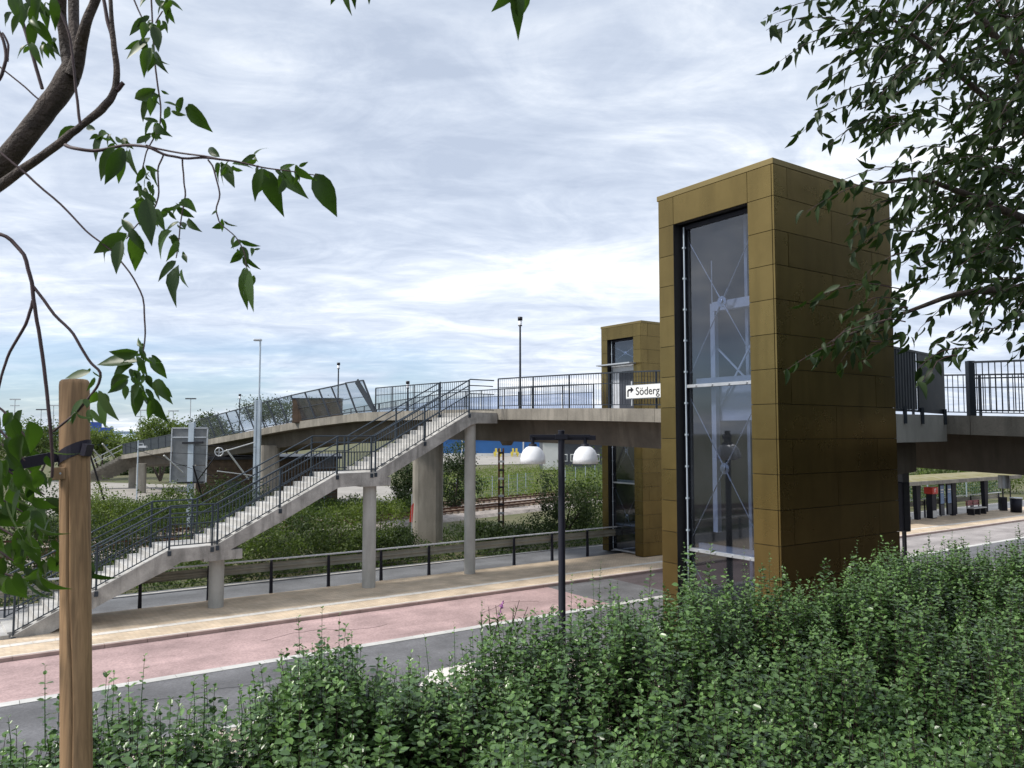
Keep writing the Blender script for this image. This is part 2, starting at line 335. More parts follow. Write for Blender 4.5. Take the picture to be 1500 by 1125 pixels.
# ================================================================== THE SETTING
def strip(name, n0, n1, z0, z1, m, t0=-60, t1=140):
    return struct(name, MB().prism([TN(t0, n0), TN(t1, n0), TN(t1, n1), TN(t0, n1)], z0, z1), m)
def bank_height(n):
    if n < 4.9: return 2.95
    if n > 8.1: return -.02
    s = (n-4.9)/3.2; return 2.95*(1-s*s*(3-2*s))-.02
g = MB(); far = 9000
g.add([(-far, 30, -.4), (far, 30, -.4), (far, far, -.4), (-far, far, -.4), (-far, -200, -.4), (far, -200, -.4)], [(0, 1, 2, 3), (4, 5, 1, 0)])
struct('ground', g, M['grass'])
V = []; Fs = []; ns = [-40, -10, 0, 2, 3.5]+[4.9+3.2*i/8 for i in range(9)]; ts = list(range(-40, 81, 4))
for i, n in enumerate(ns):
    for t in ts: V.append(TN(t, n, bank_height(n)+random.uniform(-.04, .04)*(n < 8)))
for i in range(len(ns)-1):
    for j in range(len(ts)-1): a = i*len(ts)+j; Fs.append((a, a+1, a+1+len(ts), a+len(ts)))
struct('planted_bank', MB().add(V, Fs, True), M['soil'])
strip('near_pavement', 8.0, 15.1, -.3, 0, M['nearpave'])
strip('grey_asphalt_lane', 15.25, 19.07, -.35, -.08, M['grey'])
tp = tn(G(838, 866))[0]; td = tn(G(903, 846))[0]; te = tn(G(1250, 800))[0]
strip('pink_bus_lane', 19.37, 22.75, -.35, -.08, M['pink'], -60, tp)
strip('grey_bus_lane', 19.37, 22.75, -.35, -.08, M['grey'], tp, td)
strip('dark_red_crossing', 19.37, 22.75, -.35, -.08, M['redbrown'], td, te)
strip('pale_bus_lane', 19.37, 22.75, -.35, -.08, M['palegrey'], te, 140)
plat = strip('bus_platform', 22.9, 26.85, -.3, 0, M['platform'], -60, 140)
strip('back_road', 26.85, 29.9, -.35, -.07, M['back'])
# kerb stones, edge strips and white slabs are pieces of the ground they edge
def rowp(name, n0, n1, z0, z1, m, step, t0, t1, parent, gap=.012):
    ang = math.atan2(RD[1], RD[0]); t = t0
    while t < t1:
        c = TN(t+step/2, (n0+n1)/2, (z0+z1)/2)
        box_piece(name, (step-gap, n1-n0, z1-z0), m, parent, tuple(c), (random.uniform(-.002, .002), random.uniform(-.002, .002), ang))
        t += step
XF[plat.name] = Matrix.Identity(4)
rowp('kerb_stone', 22.755, 22.895, -.3, .012, M['kerb'], 1.0, -8, 85, plat)
rowp('white_slab', 23.95, 24.22, -.2, .008, M['slab'], .5, -8, 62, plat)
rowp('front_slab', 22.90, 22.98, -.2, .010, M['slab'], 1.0, -8, 85, plat)
lane = bpy.data.objects['grey_asphalt_lane']
rowp('edge_slab', 19.08, 19.36, -.3, -.065, M['strip'], 1.0, -8, 80, lane)
rowp('near_kerb_stone', 15.11, 15.245, -.3, .01, M['strip'], 1.0, -8, 60, bpy.data.objects['near_pavement'])
t600 = tn(G(600, 1000))[0]
struct('raised_crossing_stone', MB().hexa([TN(t600, 15.26, -.3), TN(t600+2.8, 15.26, -.3), TN(t600+2.8, 16.3, -.3), TN(t600+.9, 16.3, -.3)],
       [TN(t600, 15.26, -.02), TN(t600+2.8, 15.26, -.01), TN(t600+2.8, 16.3, -.04), TN(t600+.9, 16.3, -.06)]), M['slab'])
struct('road_edge_line', MB().prism([TN(-60, 29.55), TN(140, 29.55), TN(140, 29.65), TN(-60, 29.65)], -.075, -.066), M['slab'])
def patch(name, t, n, dt, dn, z, m): struct(name, MB().prism([TN(t, n), TN(t+dt, n+.03), TN(t+dt+.02, n+dn), TN(t-.03, n+dn-.02)], z, z+.004), m)
patch('asphalt_patch', 5.5, 16.4, 2.6, 1.1, -.08, asphalt_mat('patch_asphalt', (.095, .095, .10)))
patch('asphalt_patch', 15.5, 17.6, 1.8, .9, -.08, MATS['patch_asphalt'])
cr = MB()
for t, n, k in ((3, 17.8, 26), (11.5, 16.2, 20), (6.5, 21.2, 24), (13, 20.6, 18)):
    p = np.array([t, n]); dr_ = random.uniform(-.3, .3)
    for i in range(k):
        dr_ += random.uniform(-.45, .45); dr_ *= .9; q = p+np.array([math.cos(dr_), math.sin(dr_)])*.16; cr.bar(TN(p[0], p[1], -.0785), TN(q[0], q[1], -.0785), .014, .004); p = q
struct('road_cracks', cr, M['dark'])
# far grounds
ra, rb = G(495, 772, -.3), G(780, 741, -.3); rd = (rb-ra)/np.linalg.norm(rb-ra); rn_ = np.array([-rd[1], rd[0], 0])
struct('ballast_bed', MB().hexa([ra-rd*70-rn_*2.5-UP*.1, rb+rd*160-rn_*2.5-UP*.1, rb+rd*160+rn_*6.5-UP*.1, ra-rd*70+rn_*6.5-UP*.1],
       [ra-rd*70-rn_*2.2+UP*.1, rb+rd*160-rn_*2.2+UP*.1, rb+rd*160+rn_*6.2+UP*.1, ra-rd*70+rn_*6.2+UP*.1]), M['ballast'])
struct('far_road', MB().prism([G(390, 742, -.35), G(606, 738, -.35), G(640, 712, -.35), G(390, 712, -.35)], -.39, -.35), M['roadfar'])
struct('far_forecourt', MB().prism([G(640, 682, -.3), G(960, 676, -.3), G(960, 661, -.3), G(640, 661, -.3)], -.37, -.3), M['roadfar'])
struct('left_street', MB().prism([G(40, 757, -.35), G(300, 745, -.35), G(320, 712, -.35), G(40, 703, -.35)], -.39, -.35), M['roadfar'])
struct('sea', MB().prism([(-9000, 700), (-160, 700), (500, 8800), (-9000, 8800)], -.36, -.3), M['sea'])
V = []; hx = np.linspace(-6000, 6000, 80)
for x in hx: h = 38+16*math.sin(x*.0011+1)+9*math.sin(x*.0043)+6*math.sin(x*.011); V += [(x, 7000, -5), (x, 7100, h), (x, 7900, -5)]
struct('hills', MB().add(V, [(3*i+k, 3*i+3+k, 3*i+4+k, 3*i+1+k) for i in range(79) for k in (0, 1)], True), M['hill'])  # air haze is put into the hills' bluish base colour
# ================================================================== FOOTBRIDGE
B0 = np.array([4.5, 24.8, 0.]); E1 = np.array([.62, -.7846, 0]); E2 = np.array([.7846, .62, 0])
def be(t, z): p = B0+E1*t; p[2] = z; return p
def zpx(x, y, D): return float(P(x, y, D)[2])
path = [be(27, 5.25), be(18, 5.5), be(9.24, 5.77), be(0, 6.155), be(-8.27, 6.35), be(-18.4, 6.44),
        P(500, 609, 43), P(420, 621, 49), P(356, 634, 54.5), P(300, 645, 61), P(250, 655, 70), P(178, 667, 82)]
BW = 5.5
def smooth_path(pts, step=1.9):
    pts = [np.array(p) for p in pts]; out = []
    for i in range(len(pts)-1):
        p0 = pts[max(i-1, 0)]; p1 = pts[i]; p2 = pts[i+1]; p3 = pts[min(i+2, len(pts)-1)]
        n = max(1, round(np.linalg.norm(p2-p1)/step))
        for k in range(n):
            s = k/n; out.append(.5*((2*p1)+(-p0+p2)*s+(2*p0-5*p1+4*p2-p3)*s*s+(-p0+3*p1-3*p2+p3)*s**3))
    return out+[pts[-1]]
bp_ = smooth_path(path, 1.9)
def offs(pts):
    o = []
    for i in range(len(pts)):
        d = pts[min(i+1, len(pts)-1)]-pts[max(i-1, 0)]; d[2] = 0; d /= np.linalg.norm(d); o.append(np.array([d[1], -d[0], 0]))
    return o
off = offs(bp_)                      # towards the far side of the deck
if off[0]@E2 < 0: off = [-o for o in off]
bridge = thing('footbridge', 'long curved concrete footbridge with dark bar railings crossing over the bus lanes', 'footbridge', tuple(B0))
def sweep(mb, prof):                 # prof: (offset, z below deck) ring
    n = len(prof); V = []
    for p, o in zip(bp_, off): V += [p+o*a+UP*b for a, b in prof]
    mb.add(V, [(i*n+j, i*n+(j+1) % n, (i+1)*n+(j+1) % n, (i+1)*n+j) for i in range(len(bp_)-1) for j in range(n)])
    mb.add(V[:n], [tuple(range(n))]); mb.add(V[-n:], [tuple(range(n-1, -1, -1))]); return mb
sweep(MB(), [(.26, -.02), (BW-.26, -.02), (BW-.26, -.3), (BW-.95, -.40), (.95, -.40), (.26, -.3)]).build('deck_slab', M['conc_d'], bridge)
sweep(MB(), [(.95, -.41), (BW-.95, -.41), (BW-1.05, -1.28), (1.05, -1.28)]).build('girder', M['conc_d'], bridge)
for i in range(len(bp_)-1):          # precast edge beams
    for a, b_ in ((0, .255), (BW-.255, BW)):
        p, q = bp_[i], bp_[i+1]; dd = (q-p)/np.linalg.norm(q-p)*.006; r = [(a, -.40), (b_, -.40), (b_, .03), (a, .03)]
        MB().add([p+dd+off[i]*x+UP*z for x, z in r]+[q-dd+off[i+1]*x+UP*z for x, z in r], [(3, 2, 1, 0), (4, 5, 6, 7), (0, 1, 5, 4), (1, 2, 6, 5), (2, 3, 7, 6), (3, 0, 4, 7)]).build('edge_beam', M['concrete'], bridge)
# which segments have railing / screen on the near side
def pxof(w):
    d = np.array(w)-O3; F_ = np.array([0, cp, sp_]); U_ = np.array([0, -sp_, cp]); z = d@F_
    return 750+F_PX*d[0]/z, 562.5-F_PX*(d@U_)/z
BAR = {}
def bar_piece(name, p, q, w, m, parent, h=None):
    """vertical-ish bar as an object of its own; alike bars share their mesh"""
    Ln = float(np.linalg.norm(np.array(q)-np.array(p))); vert = abs(q[2]-p[2]) > .98*Ln
    root = root_of(parent); Mi = XF[root.name].inverted()
    if vert:
        key = (round(Ln, 2), w, h, m.name)
        if key not in BAR:
            b = MB().bar((0, 0, 0), (0, 0, round(Ln, 2)), w, h); me = bpy.data.meshes.new(name); me.from_pydata(b.v, [], b.f); me.materials.append(m); BAR[key] = me
        o = bpy.data.objects.new(name, BAR[key]); C.objects.link(o); o.parent = parent; o.location = Mi@Vector(p)
        return o
    return MB().bar(p, q, w, h or w).build(name, m, parent)
def railing(parent, pts, offv, inset, m, h=1.2, hs=(1.2, .84, .12), post_every=1, bars=True, spacing=.125, piece=True, name='railing', post_w=.06, base=.03):
    rails = MB(); P_ = [p+o*inset for p, o in zip(pts, offv)]
    for hh in hs:
        for i in range(len(P_)-1): rails.bar(P_[i]+UP*(hh+base), P_[i+1]+UP*(hh+base), .055 if hh == hs[0] else .035, .045 if hh == hs[0] else .03)
    r = rails.build(name, m, parent); joined = MB()
    for i, p in enumerate(P_):
        if i % post_every == 0: bar_piece('post', p+UP*(base-.02), p+UP*(h+base-.02), post_w, m, r)
    if bars:
        for i in range(len(P_)-1):
            n = max(1, round(np.linalg.norm(P_[i+1]-P_[i])/spacing))
            for k in range(1, n):
                p = P_[i]+(P_[i+1]-P_[i])*k/n
                if piece: bar_piece('baluster', p+UP*(hs[-1]+base), p+UP*(h+base-.02), .016, m, r)
                else: joined.bar(p+UP*(hs[-1]+base), p+UP*(h+base-.02), .018)
        if not piece: tag(joined.build('baluster', m, r), kind='stuff')
    return r
idx = [pxof(p)[0] for p in bp_]
jA = min(range(len(bp_)), key=lambda i: abs(idx[i]-727) if bp_[i][1] > 20 else 1e9)
jB = min(range(len(bp_)), key=lambda i: abs(idx[i]-548)); jC = min(range(len(bp_)), key=lambda i: abs(idx[i]-300))
jR = min(range(len(bp_)), key=lambda i: abs(idx[i]-1397) if bp_[i][1] > 12 else 1e9)
jT = min(range(len(bp_)), key=lambda i: abs(idx[i]-1180) if bp_[i][1] > 12 else 1e9)
railing(bridge, bp_[:jR+1], off, .1, M['railm'])
bar_piece('end_post', bp_[jR]+off[jR]*.1, bp_[jR]+off[jR]*.1+UP*1.26, .14, M['railm'], bridge)
railing(bridge, bp_[jT:jA+1], off[jT:jA+1], .1, M['railm'])
jA2 = jA+1
railing(bridge, bp_[jA2:jB+1], off[jA2:jB+1], .1, M['railm'], spacing=.16, piece=False)
far_p = [p for p in bp_]; skip = [i for i in range(len(bp_)) if 850 < pxof(bp_[i]+off[i]*BW)[0] < 990 and bp_[i][1] > 15]
railing(bridge, far_p[:skip[0]+1], off[:skip[0]+1], BW-.1, M['railm'], piece=False, spacing=.14)
railing(bridge, far_p[skip[-1]:jC+1], off[skip[-1]:jC+1], BW-.1, M['railm'], piece=False, spacing=.14)
# translucent bluish infill along the far railing
for i in range(skip[-1], jC):
    a = bp_[i]+off[i]*(BW-.16); b_ = bp_[i+1]+off[i+1]*(BW-.16); e = (b_-a)*.02
    MB().bar(a+e+UP*.52, b_-e+UP*.52, .012, .72).build('infill_panel', BLUEGL, bridge)
# leaning screens on the near side further along the curve
for i in range(jB, len(bp_)-1):
    hgt = 1.65 if i < jC else 1.15
    ln = .75 if i < jC else .1
    a, b_ = bp_[i]+off[i]*.1, bp_[i+1]+off[i+1]*.1
    d = (b_-a)/np.linalg.norm(b_-a); sh = d*(.0 if i >= jC else .75)
    ta, tb = a+UP*hgt+sh-off[i]*ln*.5, b_+UP*hgt+sh-off[i+1]*ln*.5
    MB().bar(a, ta, .07, .07).build('screen_post', M['railm'], bridge)
    f = MB().bar(ta, tb, .07, .06).bar(a+UP*.12, b_+UP*.12, .05, .05).bar(a*.5+ta*.5, b_*.5+tb*.5, .035, .03)
    f.build('screen_rail', M['railm'], bridge)
    e = d*.05
    mid = M['wooddark'] if (i in (jB+6, jB+7)) else None
    MB().hexa([a+e+UP*.14, b_-e+UP*.14, b_-e+UP*.14+off[i]*.012, a+e+UP*.14+off[i]*.012], [ta+e-UP*.04, tb-e-UP*.04, tb-e-UP*.04+off[i]*.012, ta+e-UP*.04+off[i]*.012]).build('screen_pane', SCREEN if i < jC else M['railm'], bridge)
MB().bar(bp_[jB]+off[jB]*.1, bp_[jB]+off[jB]*.1+UP*1.65-off[jB]*.3+(bp_[jB]-bp_[jB-1])*.9, .06, .3).build('screen_end', M['railm'], bridge)
cbx = [P(x, 611, 47.5) for x in (428, 497)]; db = thing('deck_cabinet', 'brown box-like cabinet standing on the bridge deck behind the leaning screens', 'cabinet', tuple(cbx[0]), math.atan2((cbx[1]-cbx[0])[1], (cbx[1]-cbx[0])[0]))
wdx = float(np.linalg.norm(cbx[1]-cbx[0])); MB().box(0, wdx, 0, .9, -.35, 1.1).build('body', M['wooddark'], db, local=True); MB().box(-.04, wdx+.04, -.04, .94, 1.101, 1.16).build('lid', M['railm'], db, local=True)
for x in np.arange(.02, wdx-.3, .36): MB().box(x, x+.34, -.02, -.001, -.3, 1.08).build('board', M['wooddark'], db, local=True)
# light metal soffit line under the screens, drain pipes and soffit light
MB().tube([B0+E1*9.3+E2*1.6+UP*4.42, B0+E1*9.3+E2*1.6+UP*4.12], .12, 12).build('soffit_light', M['steel'], bridge)
MB().tube([B0+E1*-9.5+E2*1.5+UP*5.08, B0+E1*-9.5+E2*1.5+UP*4.9], [.3, .2], 12).build('drain_gully', M['conc_d'], bridge)
# piers
def pier(p, w, d, z1, m=M['pier'], z0=-.5, rz=0, name='pier'):
    a = np.array([math.cos(rz), math.sin(rz), 0]); b = np.array([-a[1], a[0], 0]); r = []
    for k in range(20):
        th = 2*math.pi*k/20; c, s = math.cos(th), math.sin(th)
        e_ = .45; r.append(p+a*w/2*math.copysign(abs(c)**e_, c)+b*d/2*math.copysign(abs(s)**e_, s))
    return MB().prism(r, z0, z1).build(name, m, bridge)
eang = math.atan2(E2[1], E2[0])
pier(P(627, 700, 39.5), 1.5, .95, 5.15, rz=0)
for x_, D_, w_, zz in ((298, 64, 1.3, 3.7), (207, 76.5, .85, 2.5), (194, 84, .7, 2.2), (395, 53, 1.2, 4.6)):
    pier(P(x_, 700, D_), w_, w_*.8, zz, rz=.2)
# end stair far left, coming down from the bridge end
en, eo = bp_[-1], off[-1]; sdir = np.array([-.95, -.1, 0]); sdir /= np.linalg.norm(sdir)
for k in range(14):
    q = en+sdir*(.32*k)-UP*(.17*k+.1); MB().prism([q-eo*.0, q+sdir*.34, q+sdir*.34+eo*3, q+eo*3], q[2]-.3, q[2]).build('far_step', M['concrete'], bridge)
MB().bar(en+UP*1.1, en+sdir*4.5+UP*(1.1-2.4), .07, .07).bar(en+UP*.6, en+sdir*4.5+UP*(.6-2.4), .05, .05).build('far_handrail', M['steel'], bridge)
# direction sign hung on the near railing beside the big lift tower
def text_mesh(body, size, depth=.004):
    cu = bpy.data.curves.new('t', 'FONT'); cu.body = body; cu.size = size; cu.extrude = depth; ob = bpy.data.objects.new('t', cu); C.objects.link(ob)
    dg = bpy.context.evaluated_depsgraph_get(); me = bpy.data.meshes.new_from_object(ob.evaluated_get(dg)); bpy.data.objects.remove(ob); return me
sa = be(-1.15, 6.2)-E2*.05; sroot = thing('direction_sign', 'white direction sign with black bent arrow and lettering on bridge railing', 'sign', tuple(sa), math.atan2(E1[1], E1[0]))
zt = 0.34
MB().box(0, 2.6, -.02, 0, zt, zt+.41).build('sign_plate', M['white'], sroot, local=True, bevel=.004)
MB().box(-.02, 2.62, .001, .02, zt-.02, zt+.43).build('sign_frame', M['steel'], sroot, local=True)
me = text_mesh('Söderg', .36); o = link('lettering', me, M['black'], sroot); o.rotation_euler = (math.pi/2, 0, 0); o.location = (.42, -.024, zt+.10); o.scale = (1.0, 1, 1)
ar = [(.06, .05), (.115, .05), (.115, .22), (.14, .245), (.21, .245), (.21, .17), (.34, .275), (.21, .38), (.21, .305), (.12, .305), (.06, .25)]
MB().add([(x, -.026, zt+y) for x, y in ar]+[(x, -.021, zt+y) for x, y in ar], [tuple(range(11))]+[(i, i+11, (i+1) % 11+11, (i+1) % 11) for i in range(11)]).build('arrow', M['black'], sroot, local=True)
MB().bar((.2, .05, .1), (.2, .05, .9), .05).bar((2.3, .05, .1), (2.3, .05, .9), .05).build('bracket', M['steel'], sroot, local=True)
# lamps along the bridge
def bridge_lamp(p, h, label):
    t = thing('lamp_post', label, 'lamp post', tuple(p), 0, 'slim lamp posts standing on the footbridge')
    MB().tube([(0, 0, 0), (0, 0, 1.0)], .085, 10).tube([(0, 0, 1.0), (0, 0, h-.45)], [.055, .045], 10).build('pole', M['railm'], t, local=True)
    MB().lathe((0, 0, h-.45), [(.10, 0), (.10, .04), (.03, .05)], 12).build('collar', M['black'], t, local=True)
    MB().lathe((0, 0, h-.42), [(.085, 0), (.09, .24), (.0, .24)], 12).build('diffuser', M['opal'], t, local=True)
    MB().lathe((0, 0, h-.18), [(0, 0), (.115, 0), (.115, .17), (0, .18)], 12).build('cap', M['black'], t, local=True); return t
for px_, top, lab in ((762, 464, 'tall slim black lamp post on the bridge beside the stair landing'), (495, 531, 'small slim lamp post on the bridge behind the leaning screens'), (597, 558, 'short grey lamp post on the bridge seen over the stair rails'), (351, 577, 'distant lamp post on the bridge left of the leaning screens')):
    i = min(range(len(bp_)), key=lambda k: abs(pxof(bp_[k]+off[k]*(BW-.6))[0]-px_) if bp_[k][1] > 20 else 1e9); q = bp_[i]+off[i]*(BW-.6)
    u = (px_-750)/F_PX; q = q.copy(); q[0] = u*q[1]
    bridge_lamp(q, float(P(px_, top, q[1])[2]-q[2]), lab)
# ================================================================== STAIR
A0 = G(12.8, 936); DS = np.array([.785, .62, 0]); DS /= np.linalg.norm(DS); NS = np.array([-DS[1], DS[0], 0]); WS = 2.15
stair = thing('staircase', 'straight concrete staircase in three flights with grey rails rising from platform to bridge', 'stairs', tuple(A0), math.atan2(DS[1], DS[0]))
fl = [(0, 3.98, 0, 1.95), (5.30, 9.36, 1.95, 4.02), (10.74, 14.86, 4.02, 6.20)]
def sprof(s):
    for a, b, z0, z1 in fl:
        if s < a: return z0
        if s <= b: return z0+(z1-z0)*(s-a)/(b-a)
    return 6.20
for a, b, z0, z1 in fl:
    n = 13; tr = (b-a)/(n-1); rs = (z1-z0)/n
    for k in range(n-1):
        s0 = a+tr*k; MB().box(s0-.03, s0+tr+.002, .125, WS+.0, z0+rs*k-.04, z0+rs*(k+1)).build('step', M['step'], stair, local=True, bevel=.008)
LND = [(3.98, 5.30, 1.95), (9.36, 10.74, 4.02), (14.86, 16.3, 6.20)]
for a, b, z in LND[:2]: MB().box(a, b+.0, .125, WS, z-.16, z).build('landing', M['step'], stair, local=True, bevel=.008)
# top landing reaches the bridge edge
TL = [A0+DS*14.86, A0+DS*14.86+NS*WS, bp_[jA+1]+off[jA+1]*0.0+UP*0, bp_[jA]+UP*0]
q = [A0+DS*14.86, be(-8.2, 0), be(-10.8, 0), A0+DS*14.86+NS*WS]
MB().prism([x[:2] for x in q], 5.80, 6.215).build('top_landing', M['concrete_l'], stair)
# stringers
def stringer(y0, y1):
    top = [(0, .02), (3.98, 1.90+.06), (5.30, 1.90+.06), (9.36, 4.02), (10.74, 4.02), (14.9, 6.20), (15.2, 6.215)]
    bot = [(.0, -.05), (.75, -.05), (4.15, 1.50), (4.3, 1.56), (5.35, 1.56), (9.5, 3.60), (10.8, 3.60), (14.9, 5.70), (15.2, 5.78)]
    ring = top+bot[::-1]; n = len(ring)
    return MB().add([(s, y0, z) for s, z in ring]+[(s, y1, z) for s, z in ring], [tuple(range(n)), tuple(range(2*n-1, n-1, -1))]+[(i, n+i, n+(i+1) % n, (i+1) % n) for i in range(n)])
# split non-convex side faces into quads by using vertical strips
def stringer_strips(y0, y1, name, low=0):
    ss = [0, .75, 2.3, 3.98, 4.3, 5.32, 7.3, 9.36, 10.76, 12.8, 14.9, 15.2]
    def topz(s): return max(sprof(s)+.02-low, botz(s)+.03)
    def botz(s):
        if s < .75: return -.05
        z = {3.98: 1.40, 4.3: 1.56, 5.32: 1.60, 9.36: 3.56, 10.76: 3.62, 14.9: 5.74, 15.2: 5.80}.get(s)
        return z if z is not None else sprof(s)-.46
    V = []
    for s in ss: V += [(s, y0, botz(s)), (s, y1, botz(s)), (s, y1, topz(s)), (s, y0, topz(s))]
    n = len(ss); Fs = [(4*i+j, 4*i+(j+1) % 4, 4*i+4+(j+1) % 4, 4*i+4+j) for i in range(n-1) for j in range(4)]+[(3, 2, 1, 0), tuple(4*n-4+j for j in range(4))]
    return MB().add(V, Fs).build(name, M['concrete_l'], stair, local=True)
stringer_strips(0, .122, 'stringer'); stringer_strips(WS-.168, WS-.01, 'stringer', .22)
# soffit between stringers
V = []; ss = [.6, 3.98, 4.3, 5.32, 9.36, 10.76, 14.9]; bz = [-.02, 1.44, 1.6, 1.64, 3.6, 3.66, 5.8]
for s, z in zip(ss, bz): V += [(s, .17, z), (s, WS-.17, z), (s, WS-.17, min(z+.2, sprof(s)-.17)), (s, .17, min(z+.2, sprof(s)-.17))]
MB().add(V, [(4*i+j, 4*i+(j+1) % 4, 4*i+4+(j+1) % 4, 4*i+4+j) for i in range(6) for j in range(4)]).build('soffit', M['concrete_l'], stair, local=True)
# crossheads and columns
def loc_s(p): d = p-A0; return float(d@DS), float(d@NS)
cols = [(G(316, 889), .23, 5.28, 1.50), (G(540, 860), .235, 10.6, 3.55), (G(688, 840), .215, 15.0, 5.8)]
for (p, r, s_, zt_) in cols:
    s, y = loc_s(p); y = max(y, r+.1)
    MB().tube([(s, y, -.1), (s, y, zt_+(.02 if s_ < 14 else .05))], r, 28).build('column', M['colm'], stair, local=True)
    if s_ < 14: MB().box(s-.55, s+.62, .004, WS-.004, zt_, zt_+.30).build('crosshead', M['concrete_l'], stair, local=True, bevel=.01)
MB().box(-.22, .0, .0, WS, -.02, .10).build('foot_kerb', M['step'], stair, local=True)
# stair railings
def stair_rail(y, inner):
    m = M['raill']; pts = [(0.05, sprof(0)+.0)]; ss = [.08, 3.98, 5.30, 9.36, 10.74, 14.86, 16.0]
    prof = lambda s: sprof(min(max(s, .0), 16))
    r = MB()
    for hh, rad in ((1.29, .026), (1.06, .022), (.74, .020), (.12, .018)):
        yy = y+(inner*.07 if hh == 1.06 else 0)
        P3 = [(s, yy, prof(s)+hh) for s in ss]
        if y > 1: P3 = P3[:-1]
        for i in range(len(P3)-1): r.tube([P3[i], P3[i+1]], rad, 6)
    r = r.build('stair_railing', m, stair, local=True)
    posts = [.1, 2.04, 3.96, 5.2, 5.36, 7.33, 9.32, 10.62, 10.78, 12.8, 14.8]
    for s in posts:
        z = prof(s); MB().bar((s, y, z-.12), (s, y, z+1.29), .05, .05).box(s-.05, s+.05, y-.06, y+.06, z-.16, z-.02).build('post', m, r, local=True)
    s = .2
    me = None
    while s < 15.9:
        if min(abs(s-q_) for q_ in posts) > .05 and (s < 14.8 or y < 1):
            if me is None:
                b = MB().tube([(0, 0, 0), (0, 0, .62)], .0125, 5, False); me = bpy.data.meshes.new('baluster'); me.from_pydata(b.v, [], b.f); me.materials.append(m)
            o = bpy.data.objects.new('baluster', me); C.objects.link(o); o.parent = r; o.location = (s, y, prof(s)+.12)
        s += .115
    return r
stair_rail(.03, 1); stair_rail(WS-.03, -1)
